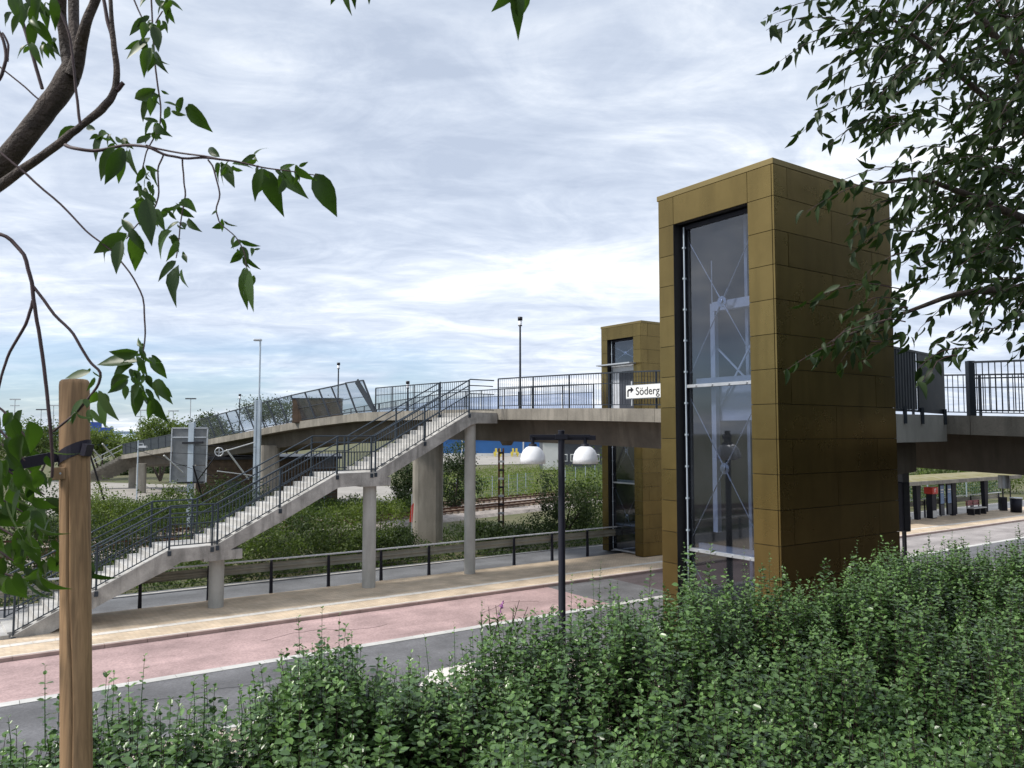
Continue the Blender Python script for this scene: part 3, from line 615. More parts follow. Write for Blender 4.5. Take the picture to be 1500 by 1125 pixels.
# ================================================================== LIFT TOWERS
def lift_tower(C0, w, Ld, ztop, sL, sR, label, deck_z, door=False, joints=None):
    a = np.array([.57, -.8216, 0]); rz = math.atan2(.57, .8216)
    T = thing('lift_tower', label, 'lift tower', (float(C0[0]), float(C0[1]), 0), rz)
    # local: x into the depth (right face on y=0), y along the glazed face away from the near corner
    cap = .11; rows = [ztop-cap, ztop-cap-.565]
    while rows[-1] > .12: rows.append(rows[-1]-.609)
    rows[-1] = .02
    th = .035; g_ = .011; m = M['bronze']
    def panel(face, u0, u1, z0, z1):
        su = u1-u0-g_; sz = z1-z0-g_; cu = (u0+u1)/2; cz = (z0+z1)/2; j = lambda: random.uniform(-.0022, .0022)
        if face == 'front': box_piece('cladding_panel', (th, su, sz), m, T, (th/2, cu, cz), (0, j(), j()))
        elif face == 'right': box_piece('cladding_panel', (su, th, sz), m, T, (cu, th/2, cz), (j(), 0, j()))
        elif face == 'left': box_piece('cladding_panel', (su, th, sz), m, T, (cu, w-th/2, cz), (j(), 0, j()))
        elif face == 'rear': box_piece('cladding_panel', (th, su, sz), m, T, (Ld-th/2, cu, cz), (0, j(), j()))
    k = 0
    for i in range(len(rows)-1):
        z1, z0 = rows[i], rows[i+1]
        if z1-z0 < .05: continue
        panel('front', .04, sR, z0, z1); panel('front', w-sL, w-.04, z0, z1)
        if i == 0: panel('front', sR, w-sL, z0, z1)
        js = [.04, .39, 3.04, Ld-.04] if i % 2 == 0 else [.04, 1.71, Ld-.04]
        if i % 2 == 0 and Ld < 3.5: js = [.04, .39, Ld-.04]
        js = [q_ for q_ in js if q_ <= Ld-.03]
        for u0, u1 in zip(js[:-1], js[1:]): panel('right', u0 if u0 > .05 else .0, u1 if u1 < Ld-.05 else Ld, z0, z1); panel('left', u0, u1, z0, z1)
        if not (z1 > deck_z+.02 and z0 < deck_z+2.2) or door: panel('rear', .04, w-.04, z0, z1)
        else: panel('rear', .04, .6, z0, z1); panel('rear', w-.6, w-.04, z0, z1)
    zt = ztop-cap
    MB().box(.0, Ld, .0, w, zt+.004, ztop).box(.02, Ld-.02, .02, w-.02, zt-.01, zt+.003).build('roof_cap', M['bronze_dark'], T, local=True, bevel=.006)
    # dark carcass behind the panels
    c = MB(); s = .036; ti = .25
    c.box(s, Ld-s, s, s+.1, .0, zt-.012); c.box(s, Ld-s, w-s-.1, w-s, .0, zt-.012)
    c.box(s, s+.12, s+.101, sR, 0, zt-.012); c.box(s, s+.12, w-sL, w-s-.101, 0, zt-.012)
    ztg = rows[1]
    c.box(s, s+.12, sR+.001, w-sL-.001, ztg+.0, zt-.012)
    c.box(.2, Ld-.2, s+.102, w-s-.102, zt-.2, zt-.013)
    if door: c.box(Ld-s-.1, Ld-s, s+.101, w-s-.101, 0, zt-.21)
    else:
        c.box(Ld-s-.1, Ld-s, s+.101, w-s-.101, 0, deck_z); c.box(Ld-s-.1, Ld-s, s+.101, w-s-.101, deck_z+2.15, zt-.21)
        c.box(Ld-s-.1, Ld-s, s+.101, .7, deck_z+.001, deck_z+2.149); c.box(Ld-s-.1, Ld-s, w-.7, w-s-.101, deck_z+.001, deck_z+2.149)
    c.build('carcass', M['dark'], T, local=True)
    # interior lining
    MB().box(.3, Ld-.16, s+.103, s+.12, .05, zt-.21).box(.3, Ld-.16, w-s-.12, w-s-.103, .05, zt-.21).box(Ld-.17, Ld-.161, .8, w-.8, .05, deck_z-.05).build('shaft_lining', M['interior'], T, local=True)
    # glazed opening
    y0, y1 = sR+.0, w-sL; gx = .25
    # opening reveals
    MB().box(.002, gx+.05, y1+.001, y1+.012, .05, ztg-.001).build('reveal', M['dark'], T, local=True)
    zs = [.12, 3.15, 6.33, ztg-.06] if not door else [.12, 3.15, deck_z-.12, deck_z+2.3, ztg-.06]
    fr = MB(); fr.box(gx-.03, gx+.05, y1-.09, y1-.002, .1, ztg-.02); fr.box(gx-.03, gx+.05, y0+.002, y0+.05, .1, ztg-.02); fr.box(gx-.03, gx+.05, y0+.051, y1-.091, ztg-.10, ztg-.02)
    fr.build('glazing_frame', M['navy'], T, local=True)
    st = MB().tube([(gx-.06, y1-.10, .15), (gx-.06, y1-.10, ztg-.05)], .016, 8)
    for q_ in np.arange(.4, ztg-.2, .62): st.box(gx-.085, gx-.03, y1-.125, y1-.075, q_, q_+.035)
    st.build('edge_pipe', M['silver'], T, local=True)
    for i in range(len(zs)-1):
        za, zb = zs[i], zs[i+1]
        if door and i == 2: continue
        MB().box(gx, gx+.016, y0+.052, y1-.092, za+.03, zb-.03).build('glass_pane', GLASS, T, local=True)
        # spider bracing: four rods and a round hub
        cy, cz = (y0+y1)/2-.02, (za+zb)/2
        hub = MB(); n = 20
        ring = lambda r, x: [(x, cy+r*math.cos(2*math.pi*j/n), cz+r*math.sin(2*math.pi*j/n)) for j in range(n)]
        R_, r_ = (.105, .045) if zb-za > 2 else (.08, .03)
        V = ring(R_, gx+.09)+ring(R_, gx+.06)+ring(r_, gx+.055)+ring(r_, gx+.09)
        hub.add(V, [(i_*n+j, i_*n+(j+1) % n, ((i_+1) % 4)*n+(j+1) % n, ((i_+1) % 4)*n+j) for i_ in range(4) for j in range(n)])
        hub.tube([(gx+.02, cy, cz), (gx+.1, cy, cz)], r_*.8, 12)
        hub.build('brace_hub', M['chrome'], T, local=True)
        for sy, sz in ((1, 1), (1, -1), (-1, 1), (-1, -1)):
            e_ = np.array([gx+.075, (y1-.1 if sy > 0 else y0+.06), cz+sz*((zb-za)/2-.25)]); c_ = np.array([gx+.075, cy, cz]); d_ = (e_-c_)/np.linalg.norm(e_-c_)
            MB().tube([c_+d_*R_, e_], .011, 8).tube([c_+d_*R_*.9, c_+d_*(R_+.16)], .02, 8).build('brace_rod', M['chrome'], T, local=True)
    for i, zz in enumerate(zs[1:-1]):
        b = MB().box(gx-.05, gx+.12, y0+.053, y1-.093, zz-.03, zz+.03)
        b.box(gx+.02, gx+.12, y0+.06, y1-.3, zz+.031, zz+.14)
        for q_ in np.linspace(y0+.25, y1-.35, 4): b.tube([(gx-.075, q_, zz), (gx-.05, q_, zz)], .02, 8)
        b.build('transom', M['steel'], T, local=True)
    MB().box(gx-.05, gx+.1, y0+.053, y1-.093, .06, .13).build('sill', M['steel'], T, local=True)
    # lift gear seen through the glass
    gm = M['steel']
    MB().bar((.75, w*.42, .1), (.75, w*.42, zt-.5), .07, .09).bar((Ld-.75, w*.42, .1), (Ld-.75, w*.42, zt-.5), .07, .09).build('guide_rail', gm, T, local=True)
    if not door:
        f = MB(); zf = 6.4
        f.bar((.55, w-.98, zf-2.9), (.55, w-.98, zf+1.55), .11, .11).bar((.55, w-.98, zf+1.48), (.55, .5, zf+1.48), .12, .18).bar((.55, .62, zf-2.9), (.55, .62, zf+1.42), .11, .11)
        f.bar((.57, w-1.0, zf+.7), (.57, .7, zf-.35), .03, .03).bar((.57, w-1.1, zf-.45), (.57, .7, zf+1.1), .03, .03)
        f.build('car_sling', M['whitesteel'], T, local=True)
        MB().box(.62, Ld-.5, .62, w-.9, zf-.75, zf-.05).build('car_apron', M['whitesteel'], T, local=True)
        MB().tube([(.5, w-.98, zf+1.56), (.5, w-.98, zf+2.4)], .012, 6).build('cable', M['whitesteel'], T, local=True)
    else:
        MB().box(gx-.02, gx+.06, y0+.01, y1-.01, deck_z+2.05, deck_z+2.26).box(gx-.02, gx+.06, y1-.55, y1-.01, deck_z, deck_z+2.049).box(gx-.02, gx+.06, y0+.01, y0+.2, deck_z, deck_z+2.049).build('door_surround', M['whitesteel'], T, local=True)
        MB().box(gx+.0, gx+.04, y0+.201, (y0+y1)/2-.12, deck_z+.02, deck_z+2.04).build('door_leaf', M['darkbld'], T, local=True)
        MB().box(gx+.0, gx+.04, (y0+y1)/2-.11, y1-.551, deck_z+.02, deck_z+2.04).build('door_leaf', M['darkbld'], T, local=True)
        MB().box(-.4, .1, y0-.15, y1+.35, deck_z+2.32, deck_z+2.38).build('canopy', M['steel'], T, local=True)
        MB().box(gx+.2, Ld-.3, y0-.2, y1, 1.2, 1.26).build('shaft_beam', M['whitesteel'], T, local=True)
    return T
D1 = 13.5; C1 = np.array([.3387*D1, D1, 0]); w1 = .209*D1; L1 = .2768*D1
lift_tower(C1, w1, L1, 10.24, .45, .56, 'large bronze panelled lift tower with tall glass front, nearest, behind the hedge', 5.78)
c2 = G(942.7, 816.8); z2 = float(P(938.8, 469, c2[1])[2])
lift_tower(c2, 2.72, 3.6, z2, .46, .52, 'smaller far bronze lift tower standing on the platform beyond the bridge', 6.2, door=True)
# connector from near tower to the bridge
a_ = np.array([.57, -.8216, 0]); b_ = np.array([.8216, .57, 0]); RC = C1+b_*L1
q1 = be(8.75, 0)+E2*.0; q2 = be(8.75-2.7, 0)
conn = thing('lift_connector', 'short grey walkway slab with black slatted side joining the near lift tower to the bridge', 'walkway', tuple(RC))
MB().prism([x[:2] for x in (RC+b_*.01, q1-E2*.02, q2-E2*.02, RC+b_*.01-a_*w1)], 5.22, 5.79).build('slab', M['colm'], conn)
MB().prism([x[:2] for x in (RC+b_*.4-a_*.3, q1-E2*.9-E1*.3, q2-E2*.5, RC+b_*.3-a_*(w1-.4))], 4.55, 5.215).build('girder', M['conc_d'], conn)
cd = (q1-RC)/np.linalg.norm(q1-RC); ln = np.linalg.norm(q1-RC); nrm = np.array([cd[1], -cd[0], 0])
for k in range(8):
    p = RC+cd*(.1+.165*k)+nrm*-.03; bar_piece('slat', p+UP*5.9, p+UP*7.10, .085, M['railm'], conn, .03)
MB().bar(RC+cd*1.44+UP*6.5-nrm*.03, RC+cd*(ln-.02)+UP*6.5-nrm*.03, .03, 1.26).build('side_panel', M['railm'], conn)
MB().bar(RC+UP*7.12-nrm*.03, RC+cd*(ln)+UP*7.14-nrm*.03, .05, .05).bar(RC+UP*5.88-nrm*.03, RC+cd*ln+UP*5.86-nrm*.03, .04, .04).build('top_rail', M['railm'], conn)
for k in (.45, 1.5, ln-.2): p = RC+cd*k-nrm*-.02; bar_piece('bracket', p+UP*5.6, p+UP*5.95, .06, M['railm'], conn)
# bus stop totem beside the tower
tp_ = P(1322, 700, 21.5); tot = thing('information_totem', 'tall black information totem seen edge-on right of the near lift tower', 'sign', (float(tp_[0]), float(tp_[1]), 0), .5)
MB().box(-.14, .14, -.1, .1, 2.75, 4.35).build('back_panel', M['darkbld'], tot, local=True)
MB().box(-.16, .16, -.11, .11, 2.76, 4.1).build('casing', M['navy'], tot, local=True, bevel=.04)
MB().box(-.04, .04, -.04, .04, 0, 2.76).build('pole', M['black'], tot, local=True)
# ================================================================== BARRIER + DOUBLE LAMP
t0 = tn(G(205, 891))[0]; bar = thing('roadside_barrier', 'long barrier of black posts, cables and pale top rail behind the platform', 'barrier', tuple(TN(0, 26.95, 0)))
k = -14
gap_ = (tn(c2-a*2.8)[0] if False else 0)
pm = bpy.data.meshes.new('post'); b = MB().hexa([(-.055, -.04, -.1), (.055, -.04, -.1), (.055, .04, -.1), (-.055, .04, -.1)], [(-.035, -.03, 1.1), (.035, -.03, 1.1), (.035, .03, 1.1), (-.035, .03, 1.1)]); pm.from_pydata(b.v, [], b.f); pm.materials.append(M['navy'])
Mi = XF[bar.name].inverted()
while t0+2.04*k < 62:
    t = t0+2.04*k; o = bpy.data.objects.new('post', pm); C.objects.link(o); o.parent = bar; o.location = Mi@Vector(TN(t, 26.93+max(0, t-12)*.035 if t < 24 else 27.3)); o.rotation_euler = (0, 0, math.atan2(RD[1], RD[0])); k += 1
def bline(t): return 26.93+(max(0, t-12)*.035 if t < 24 else .37)
tsx = [-30, 0, 12, 18, 24, 62]
def runb(mb, z, w, h, dn=0):
    for p, q in zip(tsx[:-1], tsx[1:]): mb.bar(TN(p, bline(p)+dn, z), TN(q, bline(q)+dn, z), w, h)
    return mb
runb(MB(), 1.13, .07, .045).build('top_rail', M['whitesteel'], bar)
runb(runb(MB(), .38, .02, .02), .60, .014, .014).build('cable', M['black'], bar)
wb = MB()
for p, q in zip(tsx[:-1], tsx[1:]):
    prof = [(0, .72), (.05, .76), (.05, .81), (.0, .85), (.0, .89), (.05, .93), (.05, .98), (0, 1.02), (.012, 1.02), (.062, .98), (.062, .93), (.012, .89), (.012, .85), (.062, .81), (.062, .76), (.012, .72)]
    V = [TN(p, bline(p)+.06+x, z) for x, z in prof]+[TN(q, bline(q)+.06+x, z) for x, z in prof]; n = len(prof)
    wb.add(V, [(i, (i+1) % n, n+(i+1) % n, n+i) for i in range(n)])
wb.build('guard_beam', mat('beam_zinc', (.30, .295, .25), .6, .2, .15, 1.0, streak=.2), bar)
lp = P(822.5, 700, 15.0); lamp = thing('double_street_lamp', 'black double-arm street lamp with two white dome shades rising behind hedge', 'street lamp', (float(lp[0]), float(lp[1]), 0), 0)
zt = float(P(822, 630, 15)[2]); za = float(P(822, 639, 15)[2])
MB().tube([(0, 0, 0), (0, 0, 1.1), (0, 0, 1.12), (0, 0, zt-.01)], [.085, .085, .07, .062], 20).tube([(0, 0, zt-.01), (0, 0, zt)], [.062, .05], 20).build('pole', M['navy'], lamp, local=True)
MB().box(-.60, .55, -.05, -.02, za-.025, za+.03).box(-.60, .66, .02, .05, za-.075, za+.015).box(-.12, .12, -.07, .07, za-.06, za+.04).build('cross_arm', M['navy'], lamp, local=True, bevel=.006)
for sx in (-.545, .455):
    arm = MB().tube([(sx, 0, za-.02), (sx, 0, za-.15)], .035, 12).lathe((sx, 0, za-.19), [(.0, .05), (.07, .05), (.085, 0)], 16).build('hanger', M['navy'], lamp, local=True)
    pr = [(.02, 0), (.07, -.002), (.13, -.03), (.185, -.085), (.222, -.16), (.238, -.24), (.243, -.335), (.236, -.335), (.215, -.2), (.12, -.06), (0, -.04)]
    MB().lathe((sx, 0, za-.185), pr, 36).build('lamp_shade', M['opal'], lamp, local=True)
    MB().lathe((sx, 0, za-.185), [(0, -.30), (.2, -.305)], 24).build('diffuser', M['opal'], lamp, local=True)
# ================================================================== BUS SHELTER AND STREET FURNITURE, RIGHT
SR = math.atan2(RD[1], RD[0])
sh0 = G(1344, 761); shelter = thing('bus_shelter', 'bus shelter with moss covered flat roof and black columns on far platform', 'bus shelter', (float(sh0[0]), float(sh0[1]), 0), SR)
tc, nc = tn(sh0); zroof = 2.35
for px_, py_ in ((1344, 761), (1397, 755), (1450, 750)):
    t, n = tn(G(px_, py_)); x, y = t-tc, n-nc
    MB().hexa([(x-.17, -.12, 0), (x+.17, -.12, 0), (x+.17, .12, 0), (x-.17, .12, 0)], [(x-.28, -.14, zroof), (x+.28, -.14, zroof), (x+.28, .14, zroof), (x-.28, .14, zroof)]).build('column', M['navy'], shelter, local=True)
tl = tn(G(1450, 750))[0]-tc
MB().box(-4.5, tl+1.2, -1.9, 1.3, zroof, zroof+.22).build('roof_slab', M['concrete'], shelter, local=True)
MB().hexa([(-4.4, -1.8, zroof+.225), (tl+1.1, -1.8, zroof+.225), (tl+1.1, 1.2, zroof+.225), (-4.4, 1.2, zroof+.225)], [(-4.2, -1.2, zroof+.36), (tl+.9, -1.2, zroof+.36), (tl+.9, .8, zroof+.36), (-4.2, .8, zroof+.36)]).build('moss_roof', M['moss'], shelter, local=True)
tk = G(1365, 759); tm = thing('ticket_machine', 'ticket machine with red top under the bus shelter roof', 'ticket machine', (float(tk[0]), float(tk[1]), 0), SR)
MB().box(-.27, .27, -.2, .2, 0, 1.6).build('cabinet', M['navy'], tm, local=True, bevel=.02); MB().box(-.24, .24, -.215, -.2, .05, .5).build('lower_panel', M['palebld'], tm, local=True)
MB().box(-.34, .34, -.28, .28, 1.55, 1.98).build('red_header', M['red'], tm, local=True, bevel=.02)
bm_ = MB().box(-.10, -.03, -.292, -.281, 1.66, 1.9).box(-.029, .08, -.292, -.281, 1.84, 1.9).build('symbol', M['white'], tm, local=True)
for j, (px_, py_, lab) in enumerate(((1380, 757, 'left of two blue timetable display cases in the shelter'), (1390.5, 756, 'right of two blue timetable display cases beside the shelter column'))):
    q = G(px_, py_); d = thing('timetable_case', lab, 'display case', (float(q[0]), float(q[1]), 0), SR, 'timetable display cases in the bus shelter')
    MB().box(-.27, .27, -.05, .05, .1, 2.15).build('case', M['navy'], d, local=True, bevel=.01); MB().box(-.22, .22, -.062, -.051, .85, 2.02).build('poster', M['poster'], d, local=True); MB().box(-.22, .22, -.062, -.051, .15, .78).build('base_panel', M['darkbld'], d, local=True)
    MB().box(-.18, .18, -.066, -.063, 1.7, 1.78).box(-.18, .1, -.066, -.063, 1.55, 1.6).build('poster_print', M['white'], d, local=True)
def bench(p, label):
    t = thing('bench', label, 'bench', (float(p[0]), float(p[1]), 0), SR, 'red backed benches on the platform')
    MB().box(-.9, .9, -.25, .2, .42, .48).build('seat', M['palebld'], t, local=True, bevel=.01)
    for z in (.60, .78): MB().hexa([(-.9, .2, z), (.9, .2, z), (.9, .24, z), (-.9, .24, z)], [(-.9, .25, z+.15), (.9, .25, z+.15), (.9, .29, z+.15), (-.9, .29, z+.15)]).build('back_board', M['reddark'], t, local=True)
    for x in (-.8, 0, .8): MB().box(x-.05, x+.05, -.22, .2, 0, .419).box(x-.03, x+.03, .201, .26, .1, .9).build('leg', M['black'], t, local=True)
    return t
bn = bench(G(1431, 753.5), 'bench with dark red back and pale seat between shelter columns'); b2 = copy_tree(bn); q = G(1318, 768); b2.location = (q[0], q[1], 0); b2['label'] = 'red backed bench at the left end of the shelter, partly behind the near tower'
q = G(1489, 750.5); bi = thing('litter_bin', 'round black litter bin with pale rim on the platform', 'bin', (float(q[0]), float(q[1]), 0))
MB().lathe((0, 0, 0), [(0, .02), (.33, .02), (.38, .95), (0, .95)], 20).build('body', M['navy'], bi, local=True); MB().lathe((0, 0, .951), [(.0, 0), (.40, 0), (.40, .06), (0, .06)], 20).build('rim', M['steel'], bi, local=True)
q = G(1470, 748); bo = thing('bollard', 'wide black bollard box with slim pole behind the litter bin', 'bollard', (float(q[0]), float(q[1]), 0))
MB().box(-.2, .2, -.15, .15, 0, .95).build('box', M['navy'], bo, local=True, bevel=.01); MB().tube([(0, 0, .95), (0, 0, 3.6)], .05, 8).build('pole', M['black'], bo, local=True)
q = G(1481, 750); po = thing('sign_pole', 'thin black pole beside the litter bin under the bridge', 'pole', (float(q[0]), float(q[1]), 0)); MB().tube([(0, 0, 0), (0, 0, 3.8)], .04, 8).build('shaft', M['black'], po, local=True); MB().box(-.05, .05, -.02, .02, 3.2, 3.7).build('plate', M['palebld'], po, local=True)
# ================================================================== RAILWAY AND WHAT LIES BEYOND
for j, o_ in enumerate((0, 4.2)):
    tr = thing('railway_track', ('nearer' if j == 0 else 'farther')+' of two rusty railway tracks on pale ballast under the bridge', 'railway track', tuple(ra+rn_*o_), 0, 'railway tracks')
    for s in (0, 1.5):
        c_ = ra+rn_*(o_+s); MB().bar(c_-rd*65+UP*.30, c_+rd*150+UP*.30, .07, .03).bar(c_-rd*65+UP*.2, c_+rd*150+UP*.2, .03, .16).build('rail', M['rail'], tr)
    sm = bpy.data.meshes.new('sleeper'); b = MB().box(-.12, .12, -1.25, 1.25, 0, .12); sm.from_pydata(b.v, [], b.f); sm.materials.append(M['sleeper']); Mi = XF[tr.name].inverted()
    for k in range(140):
        c_ = ra+rn_*(o_+.75)+rd*(-22+.65*k)+UP*.08; o = bpy.data.objects.new('sleeper', sm); C.objects.link(o); o.parent = tr; o.location = Mi@Vector(c_); o.rotation_euler = (0, 0, math.atan2(rd[1], rd[0]))
def mesh_fence(pts, h, label, n_posts):
    pts = [np.array(p) for p in pts]; T = thing('mesh_fence', label, 'fence', tuple(pts[0]))
    w = MB()
    for a_f, b_f in zip(pts[:-1], pts[1:]):
        for z in np.linspace(.1, h, 7): w.bar(a_f+UP*z, b_f+UP*z, .02, .02)
        Ln = np.linalg.norm(b_f-a_f)
        for k in range(int(Ln/.33)): c_ = a_f+(b_f-a_f)*k/int(Ln/.33); w.bar(c_+UP*.05, c_+UP*h, .014, .014)
        for k in range(n_posts): c_ = a_f+(b_f-a_f)*k/n_posts; MB().bar(c_, c_+UP*(h+.1), .07, .07).build('post', M['silver'], T)
    w.build('wire_mesh', M['meshg'], T)
M['meshg'] = mat('green_mesh', (.10, .20, .16), .5, .2)
mesh_fence([G(668, 738, -.3), G(745, 728, -.3), G(782, 722, -.3)], 1.9, 'green mesh fence left of the catenary mast beyond the tracks', 3)
mesh_fence([G(828, 712, -.3), G(885, 706, -.3)], 1.9, 'green mesh fence at the right beyond the tracks, near the far tower', 4)
mesh_fence([G(440, 745, -.3), G(492, 744, -.3)], 1.7, 'low mesh fence in front of the brown clad building', 3)
mesh_fence([TN(38, 33, 0), TN(75, 33, 0)], 1.6, 'mesh fence behind the bus shelter in front of green bushes', 12)
# catenary mast (rust and white banded steel)
q = G(734, 773, -.3); cm = thing('catenary_mast', 'dark lattice railway mast seen below the bridge right of the stair columns', 'mast', tuple(q))
mb = MB()
for dx in (-.13, .13): mb.bar((dx, 0, 0), (dx, 0, 4.8), .06, .12)
mb.build('chord', M['rail'], cm, local=True)
for k in range(9): MB().box(-.16, .16, -.07, .07, .3+k*.52, .42+k*.52).build('batten', M['steel'] if k % 2 else M['black'], cm, local=True)
q = G(603, 797, -.3); rs = thing('red_signal_post', 'small red signal plate on thin post against the concrete pier', 'sign', tuple(P(603, 790, 36.5)*np.array([1, 1, 0])))
MB().tube([(0, 0, 0), (0, 0, 2.6)], .025, 8).build('pole', M['steel'], rs, local=True); MB().hexa([(-.11, -.02, 1.35), (.03, -.02, 1.3), (.03, .02, 1.3), (-.11, .02, 1.35)], [(-.03, -.02, 2.1), (.09, -.02, 2.2), (.09, .02, 2.2), (-.03, .02, 2.1)]).build('plate', M['red'], rs, local=True)
# tall light-blue mast left of centre
q = P(376, 700, 44); tl_ = thing('tall_light_mast', 'tall pale blue-grey lighting mast with single lantern rising above the stair rails', 'lamp post', (float(q[0]), float(q[1]), -.3))
z1 = float(P(376, 586, 44)[2]); z2_ = float(P(376, 499, 44)[2])
MB().box(-.17, -.05, -.15, .15, 0, z1+.3).box(.0, .17, -.13, .13, 0, z1+.3).box(-.049, -.001, -.1, .1, 0, z1+.2).build('lower_column', M['silver'], tl_, local=True)
MB().tube([(.05, 0, z1+.3), (.05, 0, z2_+.3)], .05, 8).build('upper_pole', M['silver'], tl_, local=True)
MB().box(-.32, .12, -.12, .12, z2_+.28, z2_+.40).build('lantern', M['steel'], tl_, local=True, bevel=.03)
# sign back and railway gear on the left
q = P(276, 700, 47); M['signg'] = mat('sign_back_grey', (.16, .17, .18), .5, .2); sg = thing('gantry_sign_back', 'grey back of a large framed sign on a pale post near the railway', 'sign', (float(q[0]), float(q[1]), -.3))
def lz(y, D): return float(P(0, y, D)[2])+.3
def lx(x, D, x0=276): return (x-x0)/F_PX*D
for (xa, xb, ya, yb, m_) in ((252, 275, 627, 640, 'silver'), (284, 302, 627, 640, 'silver'), (252, 275, 641, 681, 'roadfar'), (284, 302, 641, 681, 'roadfar'), (250, 300, 682, 707, 'silver')):
    MB().box(lx(xa, 47), lx(xb, 47), -.03, .03, lz(yb, 47), lz(ya, 47)).build('sign_back', M['signg'], sg, local=True)
fr = MB()
for (xa, ya, xb, yb) in ((251, 627, 303, 627), (251, 707, 300, 707), (251, 627, 250, 707), (303, 627, 302, 707), (251, 640.5, 303, 640.5)):
    fr.bar((lx(xa, 47), -.05, lz(ya, 47)), (lx(xb, 47), -.05, lz(yb, 47)), .07, .07)
fr.build('frame', M['steel'], sg, local=True)
MB().box(lx(275.5, 47), lx(283.5, 47), -.14, .14, 0, lz(619, 47)).build('post', M['silver'], sg, local=True)
MB().bar((lx(268, 47), -.2, lz(649, 47)), (lx(298, 47), -.2, lz(648, 47)), .12, .12).bar((lx(262, 47), -.2, lz(707, 47)), (lx(300, 47), -.2, lz(706, 47)), .1, .1).build('bracket', M['black'], sg, local=True)
q0 = P(321, 662, 42); cg = thing('catenary_gear', 'railway catenary arms and round tension wheel in front of the bridge piers', 'railway gear', (float(q0[0]), float(q0[1]), 0))
for nm_, r_, m_, pts_ in (('strut', .045, 'palebld', [(332, 659), (364, 702)]), ('strut', .035, 'palebld', [(322, 663), (373, 648)]), ('strut', .04, 'black', [(316, 668), (290, 703)]), ('strut', .05, 'black', [(283, 682), (298, 735)]), ('strut', .04, 'palebld', [(240, 667), (268, 692)]),
                          ('strut', .05, 'black', [(130, 660), (158, 750)]), ('wire', .014, 'black', [(150, 641), (320, 700)]), ('wire', .014, 'black', [(240, 663), (370, 668)]), ('wire', .014, 'black', [(285, 652), (375, 655)]), ('strut', .03, 'palebld', [(318, 690), (372, 697)]), ('strut', .04, 'palebld', [(131, 652), (148, 672)]), ('strut', .04, 'palebld', [(150, 650), (166, 668)])):
    MB().tube([P(x, y, 42+i*1.2) for i, (x, y) in enumerate(pts_)], r_, 6).build(nm_, M[m_], cg)
n = 20; cw = P(321, 662, 42)
MB().tube([cw+np.array([.22*math.cos(2*math.pi*k/n), 0, .22*math.sin(2*math.pi*k/n)]) for k in range(n+1)], .03, 6).bar(cw-np.array([.2, 0, 0]), cw+np.array([.2, 0, 0]), .03, .03).bar(cw-UP*.2, cw+UP*.2, .03, .03).build('tension_wheel', M['steel'], cg)
# path lamp
q = G(200, 735, -.3); pl = thing('path_lamp', 'pale slim lamp post with side hung lamp below the far ramp', 'lamp post', tuple(q)); hh = float(P(201, 645, q[1])[2])+.3
MB().tube([(0, 0, 0), (0, 0, hh)], .06, 8).build('pole', M['silver'], pl, local=True); MB().bar((0, 0, hh-.25), (.42, 0, hh-.25), .04, .04).box(.1, .72, -.15, .15, hh-.62, hh-.46).bar((.42, 0, hh-.25), (.42, 0, hh-.5), .04, .04).build('lantern', M['whitesteel'], pl, local=True)
# floodlight masts on the skyline
for j, (x, yt, D_, lab) in enumerate(((20, 585, 210, 'leftmost far floodlight mast against the sky'), (59, 600, 260, 'short far floodlight mast just left of the timber stake'), (77, 594, 250, 'far floodlight mast half behind the timber stake'), (205, 601, 240, 'far twin floodlight mast above the blue crane'), (278, 584, 130, 'far twin headed floodlight mast above the grey sign back'), (253, 602, 170, 'far single post with camera head above the left tree'), (432, 590, 160, 'far lamp mast glimpsed behind the leaning screens'))):
    q = P(x, 640, D_); T = thing('floodlight_mast', lab, 'floodlight', (float(q[0]), float(q[1]), -.3), 0, 'floodlight masts on the skyline'); h = float(P(x, yt, D_)[2])+.3; s_ = D_/200
    MB().tube([(0, 0, 0), (0, 0, h)], [.16*s_, .09*s_], 6).build('mast', M['steel'], T, local=True)
    b = MB().box(-1.3*s_, 1.3*s_, -.2, .2, h-.15*s_, h+.15*s_)
    if j in (0, 3): b.box(-1.1*s_, 1.1*s_, -.2, .2, h-1.7*s_, h-1.5*s_)
    b.build('lamp_head', M['darkbld'] if j in (1, 4) else M['steel'], T, local=True)
# buildings
def bldg(name, label, cat, x0, x1, yt, D_, m_, depth=12, parts=()):
    a_b, b_b = P(x0, 640, D_), P(x1, 640, D_); h = float(P(x0, yt, D_)[2]); T = thing(name, label, cat, (float(a_b[0]), float(a_b[1]), -.4)); wd = float(b_b[0]-a_b[0])
    MB().box(0, wd, 0, depth, 0, h+.4).build('wall', m_, T, local=True); return T, wd, h+.4
T, wd, h = bldg('blue_warehouse', 'long blue metal warehouse seen beneath the bridge beyond the railway', 'warehouse', 600, 830, 641, 200, M['bluew'], 30)
MB().box(0, wd, -.1, 0, 0, .8).build('plinth', M['palebld'], T, local=True)
for x in (.33, .35, .72): MB().box(wd*x, wd*x+.35, -.12, -.01, .8, h).build('downpipe', M['palebld'], T, local=True)
MB().box(-.3, wd+.3, -.3, 30.3, h, h+.3).build('roof', M['palebld'], T, local=True)
T, wd, h = bldg('depot_building', 'pale and dark depot building with small windows behind the street lamp shades', 'building', 795, 885, 648, 120, M['darkbld'], 15)
MB().box(-.2, wd+.2, -.3, 15, h, h+.5).build('roof', M['palebld'], T, local=True); MB().box(0, wd*.25, -.12, -.01, .3, h).build('annex_wall', M['palebld'], T, local=True)
